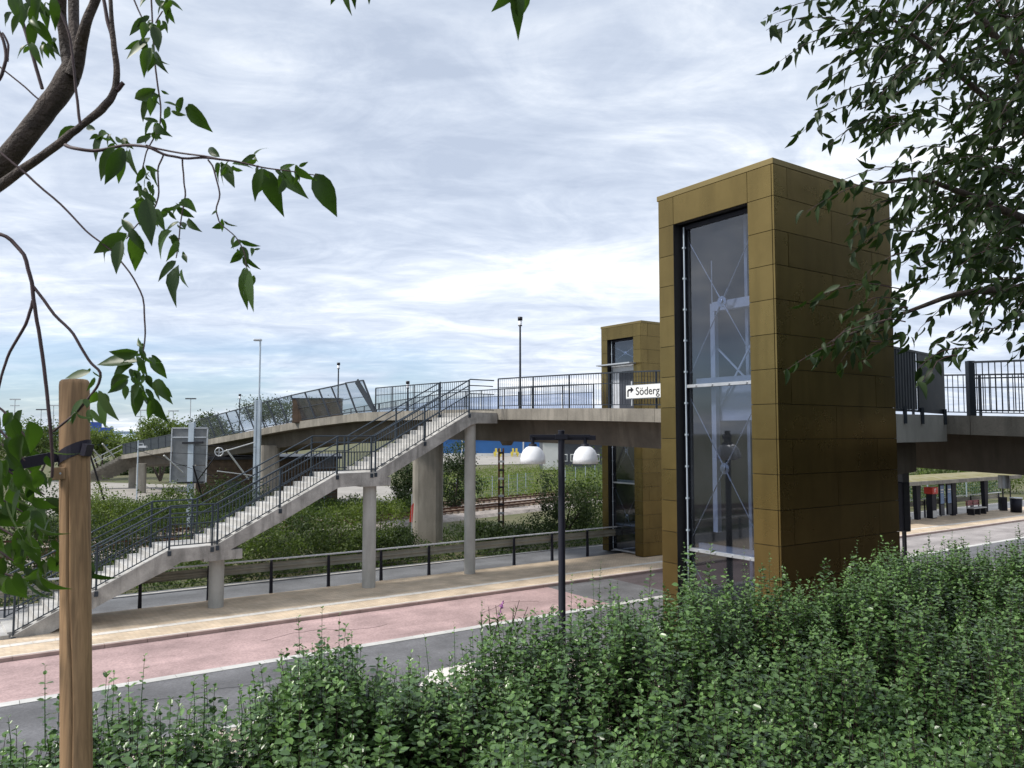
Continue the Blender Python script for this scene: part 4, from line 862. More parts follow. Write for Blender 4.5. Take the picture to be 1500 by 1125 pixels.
for k in range(5):
    x = wd*(.32+.13*k); w_ = MB().box(x, x+.75, -.06, -.01, h*.35, h*.6).build('window', M['white'], T, local=True); MB().box(x+.1, x+.65, -.09, -.061, h*.35+.12, h*.6-.12).build('pane', M['darkbld'], w_, local=True)
for j, x in enumerate((723, 748)):
    q = G(x, 669, -.3); T = thing('yellow_buffer', ('left' if j == 0 else 'right')+' of two yellow machines standing in front of the blue warehouse', 'machine', (float(q[0]), float(q[1]), -.3), 0, 'yellow machines in the yard'); s_ = q[1]/1150
    MB().box(0, 12*s_, 0, 1.5, 2*s_, 7*s_).box(1*s_, 3*s_, 0, 1.5, 0, 2*s_).box(9*s_, 11*s_, 0, 1.5, 0, 2*s_).build('body', M['yellow'], T, local=True); MB().box(2*s_, 5*s_, 0, 1.4, 7*s_, 12*s_).box(7*s_, 10*s_, 0, 1.4, 7*s_, 12*s_).build('uprights', M['yellow'], T, local=True); MB().box(4*s_, 8*s_, -.1, -.01, 3*s_, 6*s_).build('grille', M['palebld'], T, local=True)
T = thing('brown_clad_building', 'low brown timber clad building in the shade under the curved bridge', 'building', tuple(G(494, 745, -.4)), .22)
q = np.array(T.location); wl = (494-300)/F_PX*q[1]; hb = float(P(494, 672, q[1])[2])+.4
MB().box(-wl, 0, 0, 8, 0, hb).build('wall', M['wooddark'], T, local=True); MB().box(-wl-.3, .3, -.3, 8.3, hb, hb+.2).build('roof', M['black'], T, local=True)
for k in range(int(hb/.3)): MB().box(-wl, -.0, -.03, -.001, .05+k*.3, .05+k*.3+.26).build('board', M['wooddark'], T, local=True)
for x in (-wl*.55, -wl*.8): MB().box(x, x+1.1, -.05, -.031, .1, 2.2).build('door', M['darkbld'], T, local=True)
for x0, x1, yt, D_, mm, lab in ((118, 134, 618, 330, 'bluew', 'bright blue harbour crane housing on the far skyline'), (128, 152, 626, 345, 'bluew', 'low blue ship hull beside the crane housing')):
    bldg('blue_harbour_structure', lab, 'harbour structure', x0, x1, yt, D_, M['bluec'] if 'bluec' in M else mat('cobalt', (.01, .07, .42), .5), 8)
bldg('pale_hall', 'pale low hall behind the ramp columns', 'building', 148, 280, 690-2, 140, M['palebld'], 10)
# ================================================================== VEGETATION
def leaf_quads(centres, dirs, nrm, size, asp=.5, bend=.15):
    """centres (N,3) leaf base, dirs unit axis, nrm unit normal, size (N,) -> folded diamond leaf with 2 quads"""
    Nn = len(centres); side = np.cross(dirs, nrm); s = size[:, None]
    b = centres; tip = centres+dirs*s-nrm*s*bend*1.2; mid = centres+dirs*s*.5+nrm*s*.02
    l = centres+dirs*s*.42+side*s*asp*.5+nrm*s*bend*.5; r = centres+dirs*s*.42-side*s*asp*.5+nrm*s*bend*.5
    V = np.stack([b, l, tip, r, mid], 1).reshape(-1, 3); k = np.arange(Nn)[:, None]*5
    Fq = np.concatenate([k+np.array([[0, 4, 2, 1]]), k+np.array([[0, 3, 2, 4]])], 1).reshape(-1, 4)
    return V, Fq
def unit(v): return v/(np.linalg.norm(v, axis=-1, keepdims=True)+1e-9)
def crown_mesh(name, blobs, n, size, m, parent, clump=.35, droop=.3):
    """many small leaves gathered in clumps through the crown volume"""
    blobs = np.array(blobs, float); vol = blobs[:, 3]*blobs[:, 4]*blobs[:, 5]; pick = rng.choice(len(blobs), size=max(12, n//45), p=vol/vol.sum())
    d = unit(rng.normal(size=(len(pick), 3))); rr = rng.uniform(.45, 1.05, len(pick))[:, None]**.6
    cc = blobs[pick, :3]+d*rr*blobs[pick, 3:6]; cs = rng.uniform(.6, 1.4, len(pick))*clump*vol.mean()**(1/3); csh = rng.uniform(0, .6, len(pick))
    j = rng.integers(0, len(pick), n); p = cc[j]+rng.normal(size=(n, 3))*cs[j][:, None]*.55
    out = unit(p-blobs[pick[j], :3]); ax = unit(rng.normal(size=(n, 3))+np.array([0, 0, -droop])); nr_ = unit(out+rng.normal(size=(n, 3))*.8+np.array([0, 0, .6])); nr_ = unit(nr_-ax*(nr_*ax).sum(1)[:, None])
    V, Fq = leaf_quads(p, ax, nr_, rng.uniform(.6, 1.3, n)*size, .6)
    return mesh_np(name, V, Fq, m, parent, shade=np.repeat(np.clip(csh[j]+rng.uniform(-.15, .3, n), 0, 1), 5))
LEAF_D = leaf_mat('dark_foliage', (.012, .028, .008), (.055, .085, .022), .6, .25)
LEAF_U = leaf_mat('undergrowth_foliage', (.016, .038, .010), (.085, .13, .03), .6, .25)
LEAF_Y = leaf_mat('light_foliage', (.05, .085, .015), (.17, .22, .05), .6, .3)
def plant(name, label, cat, base, blobs, n, size, m, trunk=None, group=None):
    T = thing(name, label, cat, tuple(base), 0, group)
    crown_mesh('crown' if trunk else 'foliage', [(*(np.array(b[:3])), *b[3:]) for b in blobs], n, size, m, T)
    mb = MB(); base = np.array(base, float)
    if trunk:
        for b in blobs[:4]: mb.tube([base, base*.6+np.array(b[:3])*.4, np.array(b[:3])], [trunk, trunk*.7, trunk*.25], 7)
        mb.build('trunk', M['bark'], T)
    else:
        for k in range(5):
            b = blobs[k % len(blobs)]; mb.tube([base+rng.normal(size=3)*[.2, .2, 0], np.array(b[:3])+rng.normal(size=3)*.2], [.03, .01], 5)
        mb.build('stem', M['bark'], T)
    return T
def blob_px(x, y, D, rx, ry, rz=None): p = P(x, y, D); s = D/F_PX; return (*p, rx*s, (rz or rx)*s, ry*s)
# bushes behind the back road, seen under and through the stair
bl = [((150, 815), 34, [(150, 790, 55, 40), (190, 800, 40, 32), (110, 800, 45, 38)], LEAF_D, 'dark bush behind the lower flight of the staircase'),
      ((60, 830), 30, [(40, 790, 60, 55), (70, 740, 40, 50), (10, 760, 50, 60)], LEAF_D, 'tall dark shrub at the far left behind the stair foot'),
      ((165, 780), 42, [(165, 755, 35, 30), (140, 740, 25, 30)], LEAF_Y, 'light green shrub beside the timber stake behind the stair rails'),
      ((250, 770), 42, [(250, 740, 45, 26), (215, 760, 35, 24)], LEAF_F, 'broad green shrub below the grey sign back'),
      ((345, 760), 44, [(340, 730, 45, 26), (390, 745, 40, 22)], LEAF_D, 'dark shrub below the catenary wheel'),
      ((410, 818), 33, [(400, 780, 60, 36), (350, 795, 45, 26), (450, 790, 45, 30)], LEAF_D, 'large dark bush under the second landing of the staircase'),
      ((500, 812), 34, [(500, 790, 45, 26), (545, 795, 35, 20), (470, 765, 25, 16)], LEAF_F, 'green bush left of the middle stair column'),
      ((560, 762), 45, [(560, 748, 50, 15), (520, 752, 40, 14)], LEAF_Y, 'low light green bush between railway and pale road'),
      ((588, 800), 37, [(585, 788, 22, 14), (568, 795, 18, 12)], LEAF_D, 'small dark bush beside the concrete pier'),
      ((350, 812), 31, [(350, 795, 60, 26), (300, 800, 50, 22), (410, 800, 40, 22)], LEAF_F, 'spreading green bush behind the guard beam below the lower flight'),
      ((460, 812), 36, [(440, 770, 45, 34), (500, 775, 45, 28), (400, 765, 40, 26)], LEAF_F, 'tall green bush between the two middle stair columns'),
      ((560, 808), 35, [(575, 795, 34, 20), (530, 798, 40, 22)], LEAF_D, 'dark bush between the middle stair column and the pier'),
      ((720, 795), 38, [(705, 780, 30, 14), (745, 785, 30, 12)], LEAF_D, 'low scrub right of the nearest round stair column')]
for (bx, by), D_, bs, mm, lab in bl:
    base = P(bx, by, D_); base[2] = -.3
    plant('bush', lab, 'bush', base, [blob_px(x, y, D_+rng.uniform(-1, 1), rx, ry) for x, y, rx, ry in bs], 5200 if D_ < 40 else 4000, .11 if D_ < 40 else .13, mm)
base = P(825, 775, 44); base[2] = -.3
plant('tree', 'dense dark green small tree right of the lamp pole in front of the far tower', 'tree', base, [blob_px(x, y, 44, rx, ry) for x, y, rx, ry in ((808, 722, 22, 30), (835, 745, 34, 32), (860, 735, 26, 32), (800, 765, 32, 18), (865, 770, 22, 15))], 9000, .12, LEAF_D, .09)
base = P(665, 740, 60); base[2] = -.3
plant('tree', 'dark tree just right of the concrete pier, crown against the bridge', 'tree', base, [blob_px(x, y, 60, rx, ry) for x, y, rx, ry in ((665, 705, 30, 32), (655, 735, 25, 22), (690, 715, 20, 26), (675, 670, 25, 22))], 7000, .16, LEAF_D, .12)
base = P(595, 735, 58); base[2] = -.3
plant('tree', 'dark tree just left of the concrete pier below the upper flight', 'tree', base, [blob_px(x, y, 58, rx, ry) for x, y, rx, ry in ((592, 700, 20, 30), (600, 725, 22, 20))], 4500, .16, LEAF_D, .1)
for (bx, D_, bs, mm, lab) in ((55, 95, [(50, 640, 35, 24), (80, 650, 30, 22), (20, 655, 30, 20)], LEAF_F, 'round green tree on the skyline left of the stake'),
                              (150, 100, [(150, 648, 26, 18), (128, 645, 20, 16), (178, 655, 20, 14)], LEAF_Y, 'yellow-green tree on the skyline right of the stake'),
                              (235, 95, [(235, 632, 32, 20), (255, 645, 25, 22), (205, 648, 22, 14)], LEAF_Y, 'bright green spiky tree on the skyline above the ramp'),
                              (305, 110, [(305, 625, 25, 18), (325, 640, 25, 16)], LEAF_D, 'dark tree behind the left end of the leaning screens'),
                              (420, 120, [(420, 604, 60, 14), (380, 600, 30, 14), (470, 600, 30, 12)], LEAF_D, 'dark tree line behind the leaning screens'),
                              (160, 110, [(160, 690, 16, 13), (175, 694, 12, 9)], LEAF_D, 'small dark round tree under the far ramp'),
                              (240, 115, [(240, 692, 24, 14), (262, 696, 20, 12), (222, 696, 14, 10)], LEAF_D, 'spreading dark tree under the far ramp beside its columns')):
    base = P(bx, 690, D_); base[2] = -.3
    plant('tree', lab, 'tree', base, [blob_px(x, y, D_+rng.uniform(-2, 2), rx, ry) for x, y, rx, ry in bs], 6500, .3, mm, .16)
# green mass of bushes behind the bus shelter
for k, (t, lab) in enumerate(((34, 'green bush behind the left end of the bus shelter'), (43, 'bright bush behind the ticket machine'), (52, 'broad bush behind the red bench'), (61, 'bush behind the litter bin'), (71, 'farthest bush to the right behind the mesh fence'), (82, 'dark bush right of the litter bin, far back'))):
    base = TN(t, 37, -.3); plant('bush', lab, 'bush', base, [(*(base+np.array([rng.uniform(-2.5, 2.5), rng.uniform(-1, 1), 1.8+rng.uniform(-.4, .6)])), 3.3, 2, 2.0) for _ in range(3)], 5500, .2, (LEAF_F, LEAF_Y)[k % 2], group='bushes behind the bus shelter')
# unseen trees added right of the view to darken the near tower's side face
for k, (t, n) in enumerate(((13.5, -1.5), (19, 2.0), (25, 1.0), (32, 3.5), (9.5, -3.0))):
    base = TN(t, n, bank_height(n)); plant('tree', ('second', 'third', 'fourth', 'fifth', 'first')[k]+' unseen tree added on the bank to darken the side of the near lift tower', 'tree', base, [(*(base+np.array([dx, dy, h_])), 2.9, 2.9, 2.6) for dx, dy, h_ in ((0, 0, 6.0), (1.4, .8, 4.2), (-1.4, -.6, 4.0), (.2, -1.6, 3.2), (0, .9, 8.6), (.8, -.5, 10.4))], 16000, .2, LEAF_D, .14, group='unseen trees added to darken the lift tower')
# undergrowth on verges: uncountable
def undergrowth(name, label, poly_fn, n, size, h, m):
    p = np.array([poly_fn() for _ in range(n)]); hh = rng.uniform(0, 1, n)**1.4
    lump = .55+.45*np.sin(p[:, 0]*1.3+1.7*np.sin(p[:, 1]*.9))*np.cos(p[:, 1]*1.1+p[:, 0]*.4); p[:, 2] += hh*h*lump
    ax = unit(rng.normal(size=(n, 3))*.7+np.array([0, 0, .8])); nr_ = unit(rng.normal(size=(n, 3))); nr_ = unit(nr_-ax*(nr_*ax).sum(1)[:, None])
    V, Fq = leaf_quads(p, ax, nr_, rng.uniform(.6, 1.4, n)*size, .4)
    return tag(mesh_np(name, V, Fq, m, None, shade=np.repeat(np.clip(lump*.5+rng.uniform(-.2, .5, n), 0, 1), 5)), label, 'undergrowth', kind='stuff')
undergrowth('verge_undergrowth', 'rough weeds and low scrub between the back road and railway', lambda: TN(rng.uniform(-18, 40), 30.2+rng.uniform(0, 1)**1.3*9, -.3), 40000, .15, 1.0, LEAF_U)
def quadpx(a, b, c, d):
    a, b, c, d = [np.array(v) for v in (a, b, c, d)]
    def f():
        u, v = rng.uniform(), rng.uniform(); return (a*(1-u)+b*u)*(1-v)+(d*(1-u)+c*u)*v
    return f
undergrowth('far_undergrowth', 'tall weeds on the slope beyond the tracks and mesh fence', quadpx(G(640, 742, -.3), G(960, 716, -.3), G(960, 684, -.3), G(640, 692, -.3)), 22000, .22, 1.5, LEAF_Y)
undergrowth('trackside_undergrowth', 'weeds growing left of the pier along the railway', quadpx(G(430, 765, -.3), G(606, 756, -.3), G(640, 742, -.3), G(430, 745, -.3)), 12000, .2, 1.3, LEAF_U)
undergrowth('left_undergrowth', 'weeds beside the left street behind the stair', quadpx(G(20, 790, -.3), G(330, 780, -.3), G(360, 735, -.3), G(120, 745, -.3)), 20000, .17, 1.2, LEAF_U)
# ------------------------------------------------------------------ hedge
def interp(x, xs, ys): return float(np.interp(x, xs, ys))
HX = [-100, 0, 60, 100, 150, 200, 300, 370, 415, 440, 510, 530, 600, 650, 690, 730, 770, 800, 830, 870, 930, 965, 985, 1010, 1045, 1070, 1110, 1150, 1180, 1215, 1245, 1290, 1340, 1400, 1470, 1500, 1600]
HY = [1100, 1095, 1090, 1085, 1050, 1022, 1040, 1030, 1000, 940, 935, 1000, 985, 965, 915, 905, 905, 905, 880, 858, 855, 868, 845, 805, 835, 850, 835, 845, 865, 850, 822, 808, 800, 800, 790, 785, 780]
def shoot_set(bases, tops, nodes, leaf, tipcol, m_spread=.0):
    """upright shoots with opposite pairs of oval leaves"""
    Vs = []; Fs_ = []; sh = []; SV = []; SF = []; o = 0; so_ = 0
    for i in range(len(bases)):
        b, t = bases[i], tops[i]; Ln = np.linalg.norm(t-b); k = nodes[i]; lean = rng.normal(size=3)*(.03 if m_spread else .012); lean[2] = 0
        s = np.linspace(1, max(.0, 1-k*.032/Ln*1.0), k); pts = b+(t-b)*s[:, None]+lean*np.sin(s*math.pi)[:, None]
        ang = rng.uniform(0, 6.28)+np.arange(k)*1.57+rng.normal(size=k)*.25
        pos = np.repeat(pts, 2, 0); spread = np.clip(np.repeat((1-s)*Ln, 2)*.28, .0, .075)*m_spread*rng.uniform(.1, 1, 2*k); sa = rng.uniform(0, 6.28, 2*k); pos = pos+np.stack([np.cos(sa)*spread, np.sin(sa)*spread, rng.normal(size=2*k)*.008], 1); an = np.repeat(ang, 2)+np.tile([0, math.pi], k); fr = np.repeat((1-s)*Ln, 2)       # distance from tip
        lift = np.where(fr < .06, .9, .25)+rng.normal(size=2*k)*.22
        ax = unit(np.stack([np.cos(an), np.sin(an), lift], 1)); nr_ = unit(np.stack([-np.cos(an)*lift, -np.sin(an)*lift, np.ones(2*k)], 1)+rng.normal(size=(2*k, 3))*.28); nr_ = unit(nr_-ax*(nr_*ax).sum(1)[:, None])
        sz = leaf*np.clip(.5+fr*6, .5, 1.0)*rng.uniform(.6, 1.3, 2*k)
        sd = np.cross(ax, nr_); S_ = sz[:, None]; w = .36
        q = [pos, pos+ax*S_*.28+sd*S_*w*.85+nr_*S_*.07, pos+ax*S_*.68+sd*S_*w*.8+nr_*S_*.05, pos+ax*S_-nr_*S_*.10, pos+ax*S_*.68-sd*S_*w*.8+nr_*S_*.05, pos+ax*S_*.28-sd*S_*w*.85+nr_*S_*.07]
        Vs.append(np.stack(q, 1).reshape(-1, 3)); kk = o+np.arange(2*k)[:, None]*6
        Fs_.append(np.concatenate([kk+np.array([[0, 3, 2, 1]]), kk+np.array([[0, 5, 4, 3]])], 1).reshape(-1, 4)); o += 12*k
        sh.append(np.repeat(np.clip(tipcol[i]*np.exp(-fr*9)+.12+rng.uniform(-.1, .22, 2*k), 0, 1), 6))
        r = .0032 if m_spread else .0024; ring = np.array([[r, 0, 0], [-r*.5, r*.87, 0], [-r*.5, -r*.87, 0]]); pm_ = b*.5+t*.5+lean
        SV.append(np.concatenate([b+ring*1.3, pm_+ring, t+ring*.4])); SF.append(np.array([[0, 1, 4, 3], [1, 2, 5, 4], [2, 0, 3, 5], [3, 4, 7, 6], [4, 5, 8, 7], [5, 3, 6, 8]])+so_); so_ += 9
    return np.concatenate(Vs), np.concatenate(Fs_), np.concatenate(sh), np.concatenate(SV), np.concatenate(SF)
def hedge():
    cc = np.array([(rng.uniform(-3.5, 11.8), rng.uniform(1.5, 5.0)) for _ in range(115)]); coff = rng.uniform(-.14, .09, 115)
    bases = []; tops = []; nodes = []; tip = []
    n_try = 0
    while len(bases) < 5000 and n_try < 120000:
        n_try += 1
        n = rng.uniform(1.75, 4.75) if rng.uniform() < .74 else rng.uniform(4.1, 4.75); t = rng.uniform(-3.2, 11.5) if rng.uniform() < .72 else rng.uniform(-.8, 2.6); g0 = TN(t, n)
        if g0[1] < .9: continue
        u = g0[0]/g0[1]; px_ = 750+F_PX*u
        if not -120 < px_ < 1620: continue
        # far-edge top height for this bearing, from the skyline of the hedge
        De = 4.6/(.824-.566*u)
        if De < 0: continue
        ztop = float(P(px_, interp(px_, HX, HY), De)[2]); f = min(1, n/4.6)
        near = 4.02+.13*math.sin(t*2.3+n)*math.cos(n*2.9-t)
        z = near+(ztop-near)*f**2.2+.10*math.sin(t*5.1+1.3*math.sin(n*4))*math.sin(n*4.3+t)
        dd = np.hypot(cc[:, 0]-t, cc[:, 1]-n); o2 = np.argsort(dd)[:2]; edge = dd[o2[1]]-dd[o2[0]]
        if px_ < 400 and rng.uniform() < .45: continue
        if px_ > 600 or rng.uniform() < .6:
            ed = 1-.72*min(1, n/4.3)**5
            if edge < .06*ed and rng.uniform() < .75: continue
            z += (coff[o2[0]]-.8*math.exp(-edge/.14))*ed+.05*(1-ed)
        if px_ < 640: z = min(z, 4.12)
        dz = rng.uniform(-.22, .03)
        if rng.uniform() < .05: dz = rng.uniform(.05, .19)
        b = g0+np.array([rng.normal()*.05, rng.normal()*.05, bank_height(n)]); tt = g0+np.array([rng.normal()*.07, rng.normal()*.07, z+dz])
        Dd = g0[1]
        bases.append(b); tops.append(tt); nodes.append(int(rng.uniform(17, 28))); tip.append(rng.uniform(.25, 1.0) if rng.uniform() < .6 else .1)
    V, Fq, sh, SV, SF = shoot_set(bases, tops, nodes, .050, tip, .85)
    T = thing('hedge', 'dense leafy green hedge of upright shoots filling the foreground bank', 'hedge', tuple(TN(3, 3, 2.95)))
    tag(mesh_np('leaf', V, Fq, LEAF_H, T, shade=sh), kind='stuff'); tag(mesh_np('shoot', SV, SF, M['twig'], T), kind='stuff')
    # low fill so the inside of the hedge is leafy and dark
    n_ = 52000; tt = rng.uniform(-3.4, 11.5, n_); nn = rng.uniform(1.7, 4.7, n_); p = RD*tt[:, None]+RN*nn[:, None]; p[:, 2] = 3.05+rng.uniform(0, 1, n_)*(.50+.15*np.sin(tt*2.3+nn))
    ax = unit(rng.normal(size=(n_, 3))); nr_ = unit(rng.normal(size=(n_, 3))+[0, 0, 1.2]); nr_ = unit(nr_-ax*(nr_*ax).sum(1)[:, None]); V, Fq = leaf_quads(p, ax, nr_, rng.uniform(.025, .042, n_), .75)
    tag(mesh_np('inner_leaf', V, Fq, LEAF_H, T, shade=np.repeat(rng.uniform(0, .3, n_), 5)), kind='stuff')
    # individual tall shoots that stand clear of the mass
    for (x, y0, y1, D_, lf) in ((66, 1100, 975, 3.6, .034), (12, 1120, 1052, 3.4, .03), (212, 1090, 960, 4.1, .034), (160, 1080, 1000, 4.0, .026), (283, 1080, 1000, 4.2, .026), (300, 1080, 1010, 4.3, .03), (437, 1060, 905, 4.4, .036), (472, 1060, 890, 4.5, .032), (497, 1060, 905, 4.6, .034), (515, 1060, 925, 4.6, .03), (622, 1040, 930, 5.0, .028), (665, 1020, 915, 5.2, .026), (706, 1010, 880, 5.5, .028), (590, 1040, 985, 4.9, .026), (545, 1060, 995, 4.7, .026), (838, 960, 845, 6.4, .03), (868, 960, 838, 6.6, .03), (880, 960, 826, 6.8, .028), (905, 950, 850, 6.9, .028), (1002, 920, 797, 7.4, .032), (1018, 930, 812, 7.4, .032), (1090, 930, 800, 7.8, .026), (1127, 930, 808, 8.0, .03), (1256, 920, 793, 8.6, .03), (1287, 900, 795, 8.8, .028), (1360, 890, 783, 9.2, .028), (1395, 890, 780, 9.4, .028), (1450, 880, 778, 9.6, .03), (1487, 880, 775, 9.8, .03), (1168, 930, 838, 8.0, .028), (740, 1000, 905, 5.8, .026), (770, 990, 915, 6.0, .026), (350, 1080, 1005, 4.3, .03), (385, 1075, 1000, 4.4, .03)):
        b = P(x+rng.uniform(-4, 4), y0, D_); t = P(x, y1, D_); Ln = t[2]-b[2]; k = max(7, int(Ln/.042)); step = .042
        Vs = []
        V, Fq, sh, SV, SF = shoot_set([b], [t], [k], lf, [rng.uniform(.5, 1)])
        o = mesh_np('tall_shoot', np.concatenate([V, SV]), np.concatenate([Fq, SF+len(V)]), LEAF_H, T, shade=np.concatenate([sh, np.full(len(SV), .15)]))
hedge()
# willowherb with purple flowers behind the hedge
q = TN(2.4, 4.85, 2.9); q = P(722, 1010, 5.9); wh = thing('willowherb', 'tall weed with purple flower spikes and dry seed stems above the hedge', 'wildflower', tuple(q))
for k in range(7):
    top = P(700+12*k+rng.uniform(-5, 5), 878+rng.uniform(0, 26), 5.9+rng.uniform(-.2, .2)); b = q+np.array([rng.normal()*.05, rng.normal()*.05, -.1]); MB().tube([b, b*.4+top*.6+rng.normal(size=3)*.02, top], [.005, .004, .002], 5).build('stem', M['twig'], wh)
    n_ = 34; s = rng.uniform(.35, .9, n_); p = b+(top-b)*s[:, None]; ax = unit(rng.normal(size=(n_, 3))+[0, 0, .6]); nr_ = unit(rng.normal(size=(n_, 3))); nr_ = unit(nr_-ax*(nr_*ax).sum(1)[:, None])
    V, Fq = leaf_quads(p, ax, nr_, rng.uniform(.04, .075, n_), .2); mesh_np('leaf_whorl', V, Fq, LEAF_H, wh, shade=np.full(len(V), .6))
    if k == 3:
        n_ = 30; s = rng.uniform(.86, 1.0, n_); p = b+(top-b)*s[:, None]; ax = unit(rng.normal(size=(n_, 3))); nr_ = unit(rng.normal(size=(n_, 3))); nr_ = unit(nr_-ax*(nr_*ax).sum(1)[:, None]); V, Fq = leaf_quads(p, ax, nr_, np.full(n_, .022), .7); mesh_np('flower_spike', V, Fq, M['purple'], wh)
# ================================================================== FOREGROUND: STAKE AND TREES
st_t = P(109, 557, 3.0); r = 20.3/F_PX*3.0; sk = thing('timber_stake', 'round timber tree stake with a dark rubber tie near its top', 'stake', (float(st_t[0]), float(st_t[1]), 2.9))
SKB = P(112, 1125, 2.93)
hh = float(st_t[2])-2.9
V = []; n = 40; zs = [0, hh*.3, hh*.6, hh-.02, hh-.006, hh]; rs_ = [r*1.02, r*1.0, r*.99, r*.98, r*.95, r*.86]
crk = 4.6                                     # the long drying crack faces the camera
mb = MB(); V = []
zz = np.linspace(0, hh-.02, 40)
prof = [(float(z), r*(1.015-.03*z/hh)) for z in zz]+[(hh-.006, r*.95), (hh, r*.85), (hh, 0)]
for z, rad in prof:
    ca = -1.05-.62*(z/hh)+.05*math.sin(z*9)
    for j in range(96):
        a = 2*math.pi*j/96-math.pi; dd = abs((a-ca+math.pi) % (2*math.pi)-math.pi); cut = .014*max(0, 1-dd/.075) if z < hh-.38 else 0
        V.append(((rad-cut)*math.cos(a), (rad-cut)*math.sin(a), z))
mb.add(V, [(i*96+j, i*96+(j+1) % 96, (i+1)*96+(j+1) % 96, (i+1)*96+j) for i in range(len(prof)-1) for j in range(96)], True); mb.build('post', M['wood'], sk, local=True)
lxr = lambda x: (x-109)/F_PX*3.0
zr = lambda y: float(P(109, y, 3.0)[2])-2.9
band = MB(); pts = []
for k in range(25):
    a = 2*math.pi*k/24; pts.append((r*1.06*math.cos(a), r*1.06*math.sin(a), zr(664)+(math.cos(a))*.024))
n = len(pts)
for i in range(n-1): band.add([(*pts[i][:2], pts[i][2]-.024), (*pts[i+1][:2], pts[i+1][2]-.024), (*pts[i+1][:2], pts[i+1][2]+.024), (*pts[i][:2], pts[i][2]+.024)], [(0, 1, 2, 3)])
band.bar((r*.9, -.02, zr(660)), (r*1.25, -.02, zr(662)), .05, .045); band.bar((-r, -.03, zr(668)), (-r*4, -.3, zr(690)), .02, .04)
band.build('rubber_tie', M['rubber'], sk, local=True)
MB().box(-r*1.05, -.005, -r*1.07, -r*.9, zr(702), zr(684)).build('timber_block', M['wood'], sk, local=True, bevel=.003)
MB().tube([(-.022, -r*1.1, zr(693)), (-.022, -r*1.06, zr(693))], .004, 8).build('screw', M['steel'], sk, local=True)
vt = Vector(st_t)-Vector(SKB); qv = Vector((0, 0, 1)).rotation_difference(vt.normalized()); sk.rotation_euler = qv.to_euler(); sk.location = Vector(st_t)-qv@Vector((0, 0, hh))
# leaf meshes shared by every leaf: tapered, folded, drooping at the tip
def leaf_mesh(i, w, bend, fold, wave):
    ss = [0, .12, .3, .5, .7, .87, 1]; ww = [.02, .62, .98, 1.0, .74, .36, .0]; V = []; Fs = []
    for k, (s, q_) in enumerate(zip(ss, ww)):
        x = s; zc = -bend*s*s; wv = wave*math.sin(s*9+i)
        V += [(x, q_*w/2, zc+fold*q_*w+wv*q_), (x, 0, zc), (x, -q_*w/2, zc+fold*q_*w-wv*q_)]
    V[-1] = V[-2] = V[-3] = (1.04, 0, -bend*1.1)
    for k in range(len(ss)-1):
        a = 3*k; Fs += [(a, a+3, a+4, a+1), (a+1, a+4, a+5, a+2)]
    me = bpy.data.meshes.new('leaf'); me.from_pydata(V, [], Fs); me.update()
    at = me.attributes.new('shade', 'FLOAT', 'POINT'); at.data.foreach_set('value', [random.Random(i).uniform(0, .6)]*len(V))
    for p_ in me.polygons: p_.use_smooth = True
    me['np'] = 0; return me, np.array(V), np.array(Fs)
LM = [leaf_mesh(i, .40+.06*(i % 3), .10+.17*(i % 4), .08+.12*(i % 3), .035*(i % 2)) for i in range(8)]
LMA = [x[0].copy() for x in LM]; [m_.materials.append(LEAF_A) for m_ in LMA]
LMB = [x[0].copy() for x in LM]; [m_.materials.append(LEAF_B) for m_ in LMB]
def frame(ax, roll, face=None):
    ax = unit(np.array(ax, float)); f = np.array([0, -1., 0]) if face is None else face; f = unit(f-ax*(f@ax)+1e-6); s = np.cross(f, ax)
    f2 = f*math.cos(roll)+s*math.sin(roll); s2 = np.cross(f2, ax); return np.stack([ax, s2, f2], 1)
def put_leaf(parent, meshes, base, ax, Ln, roll, wd=1.0):
    R_ = frame(ax, roll); o = bpy.data.objects.new('leaf', random.choice(meshes)); C.objects.link(o); o.parent = parent
    Mx = Matrix([[*(R_[i]*Ln*np.array([1, wd, 1])), base[i]] for i in range(3)]+[[0, 0, 0, 1]]); o.matrix_local = XF[root_of(parent).name].inverted()@Mx; return o
# ---- left tree
lt = thing('left_tree', 'slender tree at upper left with grey limbs, drooping twigs and broad leaves', 'tree', tuple(P(-190, 700, 2.9)*[1, 1, 0]+[0, 0, 2.95]))
def limb(pts, name, m, tree, wig=.003):
    out = []; rad = []
    for i in range(len(pts)-1):
        a, b = pts[i], pts[i+1]; pa, pb = P(a[0], a[1], a[3]), P(b[0], b[1], b[3]); n_ = 4
        for k in range(n_):
            s = k/n_; out.append(pa*(1-s)+pb*s+rng.normal(size=3)*wig*min(1, a[2]/3)*.5); rad.append((a[2]*(1-s)+b[2]*s)/F_PX*a[3])
    out.append(P(*pts[-1][:2], pts[-1][3])); rad.append(pts[-1][2]/F_PX*pts[-1][3])
    o2 = [out[0]]+[(out[i-1]+2*out[i]+out[i+1])/4 for i in range(1, len(out)-1)]+[out[-1]]
    MB().tube(o2, rad, 12 if rad[0] > .01 else 6).build(name, m, tree)
tb = M['bark']; tw = M['twig']
limb([(-190, 1050, 26, 2.9), (-150, 700, 23, 2.9), (-100, 420, 20, 2.9), (-50, 312, 17, 2.8), (0, 246, 16, 2.75), (30, 209, 15.5, 2.7), (55, 177, 15.5, 2.7), (82, 142, 16, 2.7), (100, 114, 16.5, 2.7), (107, 92, 13, 2.7)], 'trunk', tb, lt)
limb([(104, 105, 11, 2.7), (94, 60, 7.5, 2.7), (90, 20, 7.5, 2.68), (87, -60, 9, 2.6)], 'limb', tb, lt)
limb([(106, 105, 10, 2.72), (109, 60, 7.5, 2.75), (108, 20, 7.5, 2.78), (106, -60, 8, 2.8)], 'limb', tb, lt)
